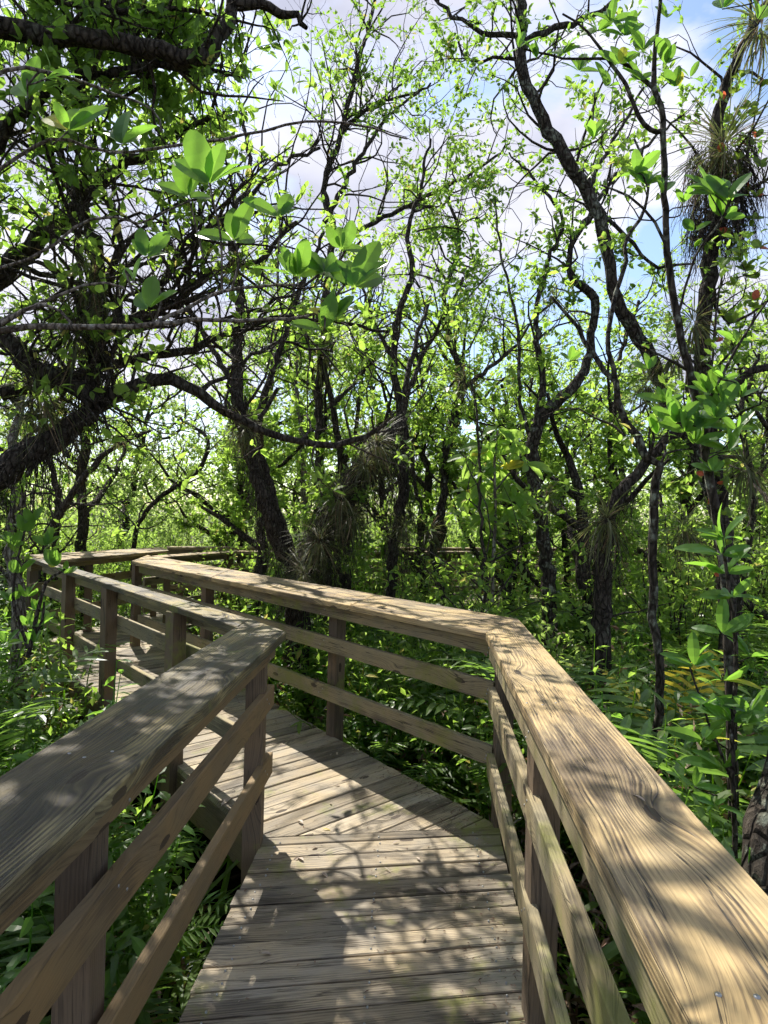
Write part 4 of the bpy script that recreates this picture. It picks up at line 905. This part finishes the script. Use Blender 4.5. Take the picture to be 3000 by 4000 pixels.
cloud(ld, 20000, 0.7, 4.5, 0.8, 6.5, 0.0, 0.95, (0.085, 0.026), 0.08); cloud(ld, 12000, -4, 6, 3.5, 9, 0.0, 0.75, (0.075, 0.028), 0.08); cloud(ld, 4000, -6, -0.8, 1, 8, 0.0, 0.25, (0.08, 0.03), 0.1)
tag(lv.build('undergrowth', MAT['leaf_bright']), 'mass of small green leaves covering the swamp floor', 'undergrowth', None, 'stuff')
tag(ld.build('leaf_litter', MAT['dead']), 'brown dead leaves and stalks tangled over the swamp floor', 'leaf litter', None, 'stuff')
# wood in the distance
lv = Leaves(2, 0.25, 0.2); n = 60000; a = (r.random(n) - 0.5) * rad(100); R_ = 20 + 26 * r.random(n); x = np.sin(a) * R_; y = np.cos(a) * R_
top = 2.6 + 1.6 * np.sin(a * 17 + R_) * np.sin(a * 7.3) + (R_ - 20) * 0.16
z = GZ + top * r.random(n) ** 0.8
lv.add(np.stack([x, y, z], -1), rand_dir(r, n), unit(np.array([0, 0, 1.0]) + r.normal(size=(n, 3)) * 0.6), 0.22 * (0.6 + 0.7 * r.random(n)), 0.13)
tag(lv.build('distant_woods', MAT['leaf_far']), 'bright green wood closing the view far behind the walk', 'woods', None, 'stuff')

# ------------------------------------------------------------------ air plants
def air_plant(seed, n, ln_, wd, mat='air', nm='air_plant', hang=0.2):
    r = rng(seed); lv = Leaves(5, 0.2, 0.75); D = rand_dir(r, n, 0.35); lv.add(D * 0.03, D, unit(np.array([0, 0, 1.0]) + r.normal(size=(n, 3)) * 0.2), ln_ * (0.55 + 0.6 * r.random(n)), wd * (0.7 + 0.5 * r.random(n)))
    h = int(n * hang)
    if h: D = rand_dir(r, h, -2.0); lv.add(D * 0.02, D, rand_dir(r, h), ln_ * 0.8 * (0.4 + 0.7 * r.random(h)), wd * 0.5)
    o = lv.build(nm, MAT[mat]); return tag(o, 'air plant', 'air plant', 'air plants on the trunks')
ap = [air_plant(600, 110, 0.30, 0.009), air_plant(601, 80, 0.22, 0.009), air_plant(602, 170, 0.34, 0.006, hang=0.6)]
aps = [(1560, 320, 5.15, 2, 1.5, 'huge shaggy air plant high on the right edge trunk'), (1640, 60, 5.1, 0, 1.3, 'spiky yellow air plant at the top right corner'), (1310, 1125, 5.0, 0, 1.15, 'air plant with arching pale blades on the end of the sloping log'),
    (700, 770, 8.1, 0, 1.2, 'air plant perched high on the straight thin trunk'), (710, 725, 8.1, 1, 1.0, 'smaller air plant just above the one on the thin trunk'), (930, 1150, 8.8, 0, 1.1, 'dark air plant on the slim shaggy stem'),
    (1001, 825, 8.8, 1, 1.2, 'air plant in the fork of the slim shaggy tree'), (735, 1080, 6.35, 2, 1.1, 'grassy air plant on the leaning trunk'), (790, 1010, 6.35, 1, 1.0, 'air plant near the top of the leaning trunk'),
    (690, 1170, 6.3, 2, 1.2, 'shaggy air plant low on the leaning trunk'), (760, 1120, 6.3, 0, 0.9, 'spiky air plant half way up the leaning trunk'), (815, 960, 6.35, 2, 1.1, 'bushy air plant crowning the leaning trunk'), (655, 1240, 6.3, 2, 1.0, 'air plant at the foot of the V stems'), (1480, 1140, 5.3, 2, 1.1, 'straw coloured air plant low between the right hand trunks'), (1400, 830, 5.7, 2, 1.0, 'bushy air plant on the curving black trunk'), (1450, 770, 5.8, 0, 1.1, 'air plant beside the curving trunk at mid height'), (1500, 700, 5.2, 0, 1.0, 'air plant on the left flank of the right edge trunk'),
    (1180, 1080, 6.3, 1, 0.9, 'small air plant on the lichen trunk'), (870, 1140, 7.3, 2, 0.8, 'moss like air plant on the dark stem'), (530, 930, 6.7, 2, 0.9, 'tufted air plant on the left V stem'), (1190, 640, 6.8, 1, 0.8, 'small air plant high on a twig of the lichen tree'),
    (200, 620, 4.3, 2, 1.3, 'shaggy dark air plant in the left tangle'), (90, 860, 4.2, 2, 1.3, 'trailing air plant on the big leaning tree'), (160, 720, 4.2, 0, 1.2, 'air plant below the shaggy one in the left tangle'), (255, 945, 8.7, 1, 0.9, 'air plant on the slanting stem, far left'), (500, 590, 4.6, 1, 0.7, 'little air plant on the middle twigs'), (1610, 1010, 5.1, 0, 1.1, 'air plant low at the right edge')]
for i, (x, y, d_, k, sc, lab) in enumerate(aps):
    c = ap[k] if i in (0, 1, 4) else None
    if i == 0: c = ap[2]
    if i == 1: c = ap[0]
    if i == 4: c = ap[1]
    if c is None: c = ap[k].copy(); COL.objects.link(c)
    c.location = tuple(P(x, y, d_)); c.rotation_euler = (0.2 * math.sin(i), 0.2 * math.cos(i * 2), i * 1.3); c.scale = (sc,) * 3; c['label'] = lab
# shaggy roots and dry blades hanging along trunks, parts of their trees
def shaggy(tree_label, pts, n, ln_, seed, spread=1.0):
    r = rng(seed); W = np.array([P(x, y, d) for x, y, d, _ in pts]); Rr = np.array([t_ * 0.5 * d * 1.808 / FPX for _, _, d, t_ in pts]); O, R = spline(W, Rr, 0.05); tb = Tubes()
    par = [o for o in bpy.data.objects if o.get('label') == tree_label][0]
    for _ in range(n):
        i = int(r.integers(len(O))); a = r.random() * 6.28; o = np.array([math.cos(a), math.sin(a), 0]) * R[i] * (0.9 + 0.5 * spread * r.random()); p = O[i] + o; q = [p]; L_ = ln_ * (0.3 + r.random()); d = unit(o + r.normal(size=3) * 0.02 + [0, 0, 0.0]) * 0.6 + [0, 0, -0.3]
        for j in range(6): d = unit(d * 0.6 + r.normal(size=3) * 0.32 + [0, 0, -0.75]); p = p + d * L_ / 6; q.append(p)
        tb.add(q, np.linspace(0.0035, 0.0012, 7), 3)
    o = tb.build('hanging_roots', MAT['twig'], par, tuple(par.location)); o.location = (0, 0, 0)
shaggy('fat leaning stem of the central V, shaggy with hanging roots', [(645, 1290, 6.7, 70), (705, 1150, 6.7, 78), (785, 1015, 6.7, 76), (835, 930, 6.7, 40)], 1300, 0.5, 1)
shaggy('left stem of the central V, dark trunk behind the crossing railing', [(640, 1260, 6.9, 50), (602, 1180, 6.9, 46), (545, 1000, 7.0, 42), (515, 850, 7.1, 38)], 520, 0.34, 2)
shaggy('dark tree with moss hung stem, right of the leaning trunk', [(850, 1250, 7.6, 34), (868, 1080, 7.6, 38), (872, 980, 7.6, 32), (865, 880, 7.7, 28)], 520, 0.4, 3)
shaggy('slim tree with shaggy stem and air plant, left of the pale sapling', [(940, 1200, 9, 30), (958, 1080, 9, 30), (962, 980, 9, 28), (1000, 830, 9.1, 30)], 260, 0.35, 4)
shaggy('trunk at the right edge carrying a big shaggy air plant high up', [(1545, 500, 5.4, 60), (1560, 400, 5.4, 90), (1555, 310, 5.4, 80)], 900, 0.5, 5)
shaggy('old sloping log like trunk behind the young sapling, bromeliad on its end', [(1305, 1260, 5.2, 52), (1310, 1130, 5.2, 50), (1352, 1050, 5.2, 36)], 160, 0.3, 6)
shaggy('big dark tree leaning in from the left, its limb arching over the walk', [(0, 1080, 4, 95), (60, 985, 4.1, 72), (140, 950, 4.2, 56), (205, 800, 4.4, 50), (210, 620, 4.6, 44)], 420, 0.4, 7)

# ------------------------------------------------------------------ broad leaved sprays close to the viewer
def spray(name, label, cat, stems, clusters, mat, bark, seed, wl=0.48, face=0.75, loc=None, up=1.0, grp=None, curl=0.2):
    """stems: polylines (x, y, depth, thickness); clusters: (x, y, depth, leaf length in view pixels, number, foot x, foot y)"""
    r = rng(seed); tb = Tubes(); lv = Leaves(6, 0.22, curl)
    base = P(*stems[0][0][:3])
    for s_ in stems:
        W = np.array([P(x, y, d) for x, y, d, _ in s_]); Rr = np.array([t_ * 0.5 * d * 1.808 / FPX for _, _, d, t_ in s_]); O, R = spline(W, Rr, 0.06, 0.002, r); tb.add(O, R, 8, lump=0.06, r=r)
    for c in clusters:
        x, y, d, px, k = c[:5]; p = P(x, y, d); ll = px * 1.808 * d / FPX
        if len(c) > 5:
            f = P(c[5], c[6], d); mid = (p + f) / 2 + r.normal(size=3) * 0.02 + [0, 0, -0.01]; O, R = spline([f, mid, p], [0.0035, 0.003, 0.002], 0.03); tb.add(O, R, 5)
        for i in range(k):
            an = (i + 0.5 - k / 2) / max(1, k) * 2.6 + r.normal() * 0.25
            D = np.array([math.sin(an), r.normal() * 0.45, math.cos(an) * up + 0.15]); U = np.array([r.normal() * 0.4, -face + r.normal() * 0.35, 0.5 + r.normal() * 0.3])
            sc = 0.62 + 0.65 * r.random(); lv.add(p + unit(D) * 0.006, D, U, ll * sc, ll * wl * sc)
    e = empty(name, base); tag(e, label, cat, grp); o = tb.build('stem', MAT[bark], e, base); o.location = (0, 0, 0); o = lv.build('leaves', MAT[mat], e, base); o.location = (0, 0, 0); return e
D1 = 1.55
spray('broadleaf_sapling', 'pale barked branches reaching in from the left with large glossy leaf whorls', 'sapling', [
    [(-520, 2400, D1, 40), (-420, 1500, D1, 34), (-200, 860, D1, 26), (-60, 735, D1, 18), (0, 715, D1, 15), (120, 706, D1, 14), (240, 706, D1, 12), (330, 702, D1, 11), (420, 690, 1.6, 9), (520, 692, 1.65, 8), (620, 690, 1.7, 7), (690, 672, 1.7, 6), (745, 615, 1.7, 5)],
    [(330, 702, D1, 9), (400, 668, 1.6, 8), (470, 632, 1.65, 7), (560, 618, 1.7, 6), (640, 616, 1.7, 5)],
    [(-60, 735, D1, 12), (20, 690, D1, 10), (95, 655, D1, 8), (155, 700, D1, 6)], [(-200, 300, 1.7, 12), (-40, 175, 1.75, 9), (60, 148, 1.8, 8), (160, 170, 1.85, 7), (250, 205, 1.9, 6), (330, 235, 1.9, 5), (348, 285, 1.9, 4)],
    [(-100, 745, D1, 9), (120, 640, 1.6, 7), (230, 610, 1.65, 5), (290, 640, 1.65, 4)], [(-200, 640, 1.8, 10), (60, 560, 1.85, 6), (200, 470, 1.9, 6), (300, 480, 1.9, 4), (420, 430, 1.9, 4)], [(-80, 420, 1.9, 9), (110, 300, 1.95, 7), (240, 330, 1.95, 6), (480, 300, 2.0, 6), (700, 260, 2.1, 5), (880, 300, 2.2, 3)]],
    [(148, 283, 1.9, 78, 5, 110, 300), (262, 312, 1.9, 92, 5, 235, 330), (60, 210, 1.85, 90, 3, 60, 150), (100, 170, 1.8, 62, 3, 90, 150), (452, 400, 1.75, 100, 6, 480, 632), (408, 428, 1.8, 80, 4, 440, 560), (605, 470, 1.75, 66, 5, 600, 616), (505, 522, 1.75, 70, 5, 500, 628),
     (318, 558, 1.65, 62, 5, 330, 700), (290, 612, 1.65, 48, 2, 290, 640), (322, 668, 1.6, 62, 5, 322, 702), (640, 600, 1.7, 78, 6, 640, 616), (700, 590, 1.7, 70, 5, 720, 640), (765, 622, 1.7, 100, 6, 745, 615), (720, 690, 1.7, 70, 5, 715, 650), (738, 540, 1.75, 62, 4, 745, 615), (700, 715, 1.65, 60, 3, 690, 672)],
    'leaf_big', 'bark_near', 701, wl=0.5, face=0.9)
spray('broadleaf_sapling', 'slender crooked sapling with lime leaf sprays rising along the right side', 'sapling', [
    [(1600, 2150, 2.8, 22), (1590, 1900, 2.8, 22), (1580, 1600, 2.8, 22), (1572, 1350, 2.8, 21), (1558, 1180, 2.8, 20), (1530, 1020, 2.8, 20), (1512, 900, 2.8, 18), (1488, 800, 2.8, 17), (1465, 700, 2.8, 16), (1448, 600, 2.8, 15), (1438, 480, 2.8, 14), (1434, 330, 2.8, 13), (1428, 230, 2.8, 13), (1412, 190, 2.8, 12), (1415, 100, 2.8, 9), (1428, 0, 2.8, 8), (1435, -60, 2.8, 6)],
    [(1432, 282, 2.8, 12), (1405, 280, 2.8, 10), (1378, 250, 2.8, 9), (1350, 180, 2.8, 8), (1320, 140, 2.8, 7), (1270, 70, 2.8, 5), (1215, 30, 2.8, 4)], [(1412, 190, 2.8, 9), (1360, 145, 2.85, 8), (1310, 125, 2.85, 6), (1240, 130, 2.9, 5), (1130, 105, 2.9, 4)],
    [(1448, 560, 2.8, 7), (1415, 480, 2.8, 6), (1360, 425, 2.8, 5), (1300, 400, 2.9, 4)], [(1462, 690, 2.8, 6), (1500, 560, 2.75, 5), (1560, 470, 2.7, 4), (1600, 380, 2.7, 3)], [(1512, 900, 2.8, 8), (1555, 820, 2.7, 7), (1610, 720, 2.7, 5), (1665, 640, 2.7, 4)],
    [(1488, 800, 2.8, 7), (1430, 770, 2.8, 5), (1370, 740, 2.8, 4)]],
    [(1120, 105, 2.9, 46, 4), (1160, 128, 2.9, 46, 5), (1215, 118, 2.9, 48, 6), (1250, 155, 2.9, 46, 5), (1290, 70, 2.85, 48, 5), (1320, 50, 2.8, 50, 6), (1350, 80, 2.8, 50, 6), (1340, 140, 2.8, 48, 6), (1390, 110, 2.8, 48, 6), (1385, 175, 2.8, 48, 6), (1440, 140, 2.8, 50, 6), (1460, 190, 2.8, 46, 5), (1400, 230, 2.8, 44, 4), (1310, 190, 2.8, 44, 5), (1490, 170, 2.8, 44, 3, 1430, 190), (1440, 40, 2.8, 42, 4),
     (1283, 300, 2.8, 46, 4, 1285, 200), (1395, 400, 2.8, 50, 7), (1375, 375, 2.8, 46, 5, 1400, 410), (1545, 420, 2.65, 62, 6, 1560, 470), (1575, 430, 2.65, 56, 5, 1570, 460), (1430, 420, 2.8, 46, 6), (1475, 440, 2.8, 44, 4, 1445, 470), (1525, 405, 2.7, 60, 6, 1560, 470), (1560, 470, 2.7, 50, 6), (1500, 500, 2.7, 40, 3), (1560, 20, 2.5, 62, 4, 1700, -60), (1636, 45, 2.5, 50, 3, 1700, -60), (1230, 780, 3.0, 40, 3, 1370, 740),
     (1440, 870, 2.75, 50, 6, 1505, 880), (1460, 915, 2.7, 50, 6, 1512, 925), (1545, 905, 2.65, 52, 7), (1515, 925, 2.7, 50, 7), (1575, 975, 2.7, 50, 6, 1530, 990), (1480, 935, 2.7, 50, 6), (1600, 860, 2.7, 48, 6, 1555, 820), (1480, 900, 2.75, 50, 7, 1512, 910), (1530, 850, 2.7, 52, 7), (1560, 880, 2.7, 52, 7, 1530, 900), (1590, 930, 2.7, 48, 6, 1535, 980), (1500, 960, 2.75, 50, 6), (1420, 940, 2.75, 44, 4, 1500, 950), (1560, 820, 2.7, 44, 5), (1400, 800, 2.8, 40, 3), (1590, 740, 2.7, 40, 4), (1540, 1020, 2.75, 44, 5)],
    'leaf_big', 'bark_lichen', 702, wl=0.46, face=0.7, grp=None)
spray('broadleaf_sapling', 'low sapling with drooping pointed leaves at the lower right beside the railing', 'sapling', [
    [(1585, 2000, 2.3, 12), (1588, 1800, 2.3, 11), (1582, 1600, 2.3, 10), (1590, 1400, 2.3, 9), (1572, 1250, 2.3, 8), (1560, 1160, 2.3, 5)], [(1588, 1700, 2.3, 7), (1530, 1560, 2.35, 5), (1490, 1440, 2.4, 4)]],
    [(1565, 1165, 2.3, 66, 5), (1558, 1200, 2.3, 70, 6), (1570, 1240, 2.3, 72, 6), (1580, 1290, 2.3, 66, 6), (1560, 1370, 2.3, 60, 5, 1588, 1400), (1500, 1440, 2.4, 60, 7), (1560, 1470, 2.3, 62, 6, 1588, 1480), (1530, 1520, 2.35, 66, 7), (1580, 1560, 2.3, 70, 7), (1620, 1420, 2.3, 60, 5, 1588, 1440), (1520, 1600, 2.35, 62, 6, 1575, 1620), (1620, 1540, 2.3, 66, 6, 1590, 1560), (1560, 1660, 2.3, 60, 6), (1500, 1700, 2.35, 50, 6, 1588, 1720), (1545, 1740, 2.3, 50, 6)],
    'leaf_big', 'twig', 703, wl=0.36, face=0.35, up=0.35, curl=0.35)
spray('broadleaf_sapling', 'pale lime sapling with big hanging leaflets in the middle distance', 'sapling', [
    [(1063, 1300, 6.0, 8), (1066, 1200, 6.0, 8), (1070, 1100, 6.0, 7), (1068, 1000, 6.0, 6), (1075, 930, 6.0, 5)], [(1068, 1040, 6, 5), (1020, 1000, 6, 4), (995, 980, 6, 3)], [(1070, 1060, 6, 5), (1110, 1010, 6, 4), (1125, 980, 6, 3)]],
    [(x + dx, y + dy, 6.0, 46, 5) for x, y in ((1075, 925), (1045, 960), (1105, 955), (1010, 985), (1125, 990), (1065, 1000), (1030, 1035), (1095, 1035), (1005, 1060), (1120, 1065), (1060, 1080), (1090, 1100), (1040, 1115)) for dx, dy in ((0, 0), (12, 10))],
    'leaf_lime', 'bark_pale', 704, wl=0.42, face=0.5, up=-0.6, curl=0.3)
spray('broadleaf_sapling', 'low leafy sprout in front of the far left railing', 'sapling', [
    [(60, 1420, 3.9, 10), (80, 1330, 3.9, 9), (100, 1260, 3.9, 7), (140, 1230, 3.9, 5)], [(60, 1400, 3.9, 8), (30, 1300, 3.9, 7), (40, 1200, 3.9, 5), (60, 1130, 3.9, 4)], [(60, 1400, 3.9, 8), (90, 1340, 3.9, 6), (95, 1300, 3.9, 4)]],
    [(x, y, 3.9, 36, 4) for x, y in ((120, 1225), (145, 1240), (60, 1290), (80, 1320), (95, 1350), (40, 1240), (30, 1180), (50, 1150), (20, 1300), (75, 1390), (70, 1130), (100, 1180), (15, 1390), (60, 1350))],
    'leaf_big', 'twig', 705, wl=0.55, face=0.6)
spray('vine', 'leafy climber with a few red leaves on the right edge trunk', 'vine', [
    [(1560, 1300, 5.1, 5), (1535, 1000, 5.1, 5), (1545, 700, 5.1, 5), (1580, 500, 5.1, 4), (1620, 300, 5.1, 4), (1650, 150, 5.1, 3)]],
    [(1600 + 40 * math.sin(i * 1.7), 170 + i * 16, 5.1 + 0.1 * math.sin(i), 20, 5) for i in range(34)] + [(1545 + 22 * math.sin(i * 2.3), 740 + i * 22, 5.0, 18, 4) for i in range(26)], 'vine', 'twig', 706, wl=0.7, face=0.5)
spray('vine', 'hanging curtain of creeper high in the middle', 'vine', [
    [(900, 500, 8.6, 4), (960, 490, 8.6, 4), (1010, 510, 8.6, 3), (1025, 600, 8.6, 2)]],
    [(1000 + 28 * math.sin(i * 1.9), 500 + i * 4.5, 8.6, 13, 5) for i in range(26)] + [(930 + i * 5, 500 + 14 * math.sin(i * 2.1), 8.6, 13, 5) for i in range(14)], 'leaf', 'twig', 707, wl=0.6, face=0.5, up=-0.8)

# crumbs of leaf and bark that gather along the edges of the planks
r = rng(977); lv = Leaves(2, 0.4, 0.3); n = 420; y = 1.1 + 2.3 * r.random(n); x = np.where(r.random(n) < 0.7, 0.60 - 0.22 * r.random(n) ** 2, -0.55 + 1.15 * r.random(n)) + 0.065 * (y - 3.4)
lv.add(np.stack([x, y, np.full(n, 0.006)], -1), np.c_[rand_dir(r, n)[:, :2], np.full(n, 0.03)], np.tile([0, 0.05, 1.0], (n, 1)), 0.006 + 0.016 * r.random(n), 0.003 + 0.004 * r.random(n))
n = 700; t_ = r.random(n); base_ = np.array([0.6, 3.5])[None] + np.array([-3.6, 4.7])[None] * (t_ ** 1.3)[:, None]; off_ = np.array([-0.755, -0.656])[None] * (0.02 + 0.25 * r.random(n) ** 2)[:, None]
q_ = base_ + off_; lv.add(np.c_[q_, np.full(n, 0.006)], np.c_[rand_dir(r, n)[:, :2], np.full(n, 0.03)], np.tile([0, 0.05, 1.0], (n, 1)), 0.008 + 0.018 * r.random(n), 0.003 + 0.005 * r.random(n))
tag(lv.build('deck_litter', MAT['dead']), 'crumbs of dead leaf and bark along the plank edges', 'litter', None, 'stuff')

# ------------------------------------------------------------------ bits lying on the timber
for i, (x, y, z, s_, lab) in enumerate([(1640, 3035, 0.004, 0.022, 'small tan fallen leaf on the sunlit planks past the bend'), (1185, 3365, 0.004, 0.03, 'orange brown fallen leaf at the foot of the left end post'), (905, 3120, 0.004, 0.05, 'curled dark fallen leaf on the planks behind the left rails'),
    (1255, 3238, 0.004, 0.035, 'thin yellow leaf sliver on the planks by the seam'), (2520, 3140, CAPZ, 0.035, 'white feathery scrap stuck on the near right cap'), (930, 2855, 0.004, 0.02, 'tiny pale leaf on the planks of the second stretch'), (1500, 3390, 0.004, 0.03, 'reddish splinter shaped leaf in the middle of the planks'), (1650, 3680, 0.004, 0.02, 'tiny orange leaf crumb low on the planks')]):
    p = G(x, y, z); lv = Leaves(5, 0.5, 0.25); a = i * 1.9 + 0.4; lv.add([0, 0, 0.003], [math.cos(a), math.sin(a), 0.05], [0.1, 0.1, 1], s_ * 1.7, s_ * (0.25 if i in (3, 4, 6) else 0.6))
    o = lv.build('fallen_leaf', MAT['dead'] if i != 3 else MAT['fern_yellow']); o.location = (p[0], p[1], z + 0.002); tag(o, lab, 'fallen leaf', 'fallen leaves on the walk')
r = rng(991); lv = Leaves(5, 0.5, 0.3); lv.add([0, 0, 0.003], [1, 0, 0.08], [0.1, 0.1, 1], 0.042, 0.017); fl = lv.build('fallen_leaf', MAT['dead']); tag(fl, 'small brown fallen leaf lying loose on the planks', 'fallen leaf', 'loose brown leaves on the planks')
for i in range(22):
    o = fl if i == 0 else fl.copy()
    if i: COL.objects.link(o)
    if i < 12: y = 1.5 + 1.9 * r.random(); x = -0.5 + 1.0 * r.random()
    else: q = r.random(); x, y = np.array([-0.1, 3.7]) + np.array([-0.65, 0.76]) * q * 3.5 + np.array([0.755, 0.656]) * (r.random() - 0.5) * 0.9
    o.location = (x, y, 0.006); o.rotation_euler = (r.normal() * 0.15, r.normal() * 0.15, r.random() * 6.28); o.scale = (0.5 + 0.7 * r.random(),) * 3
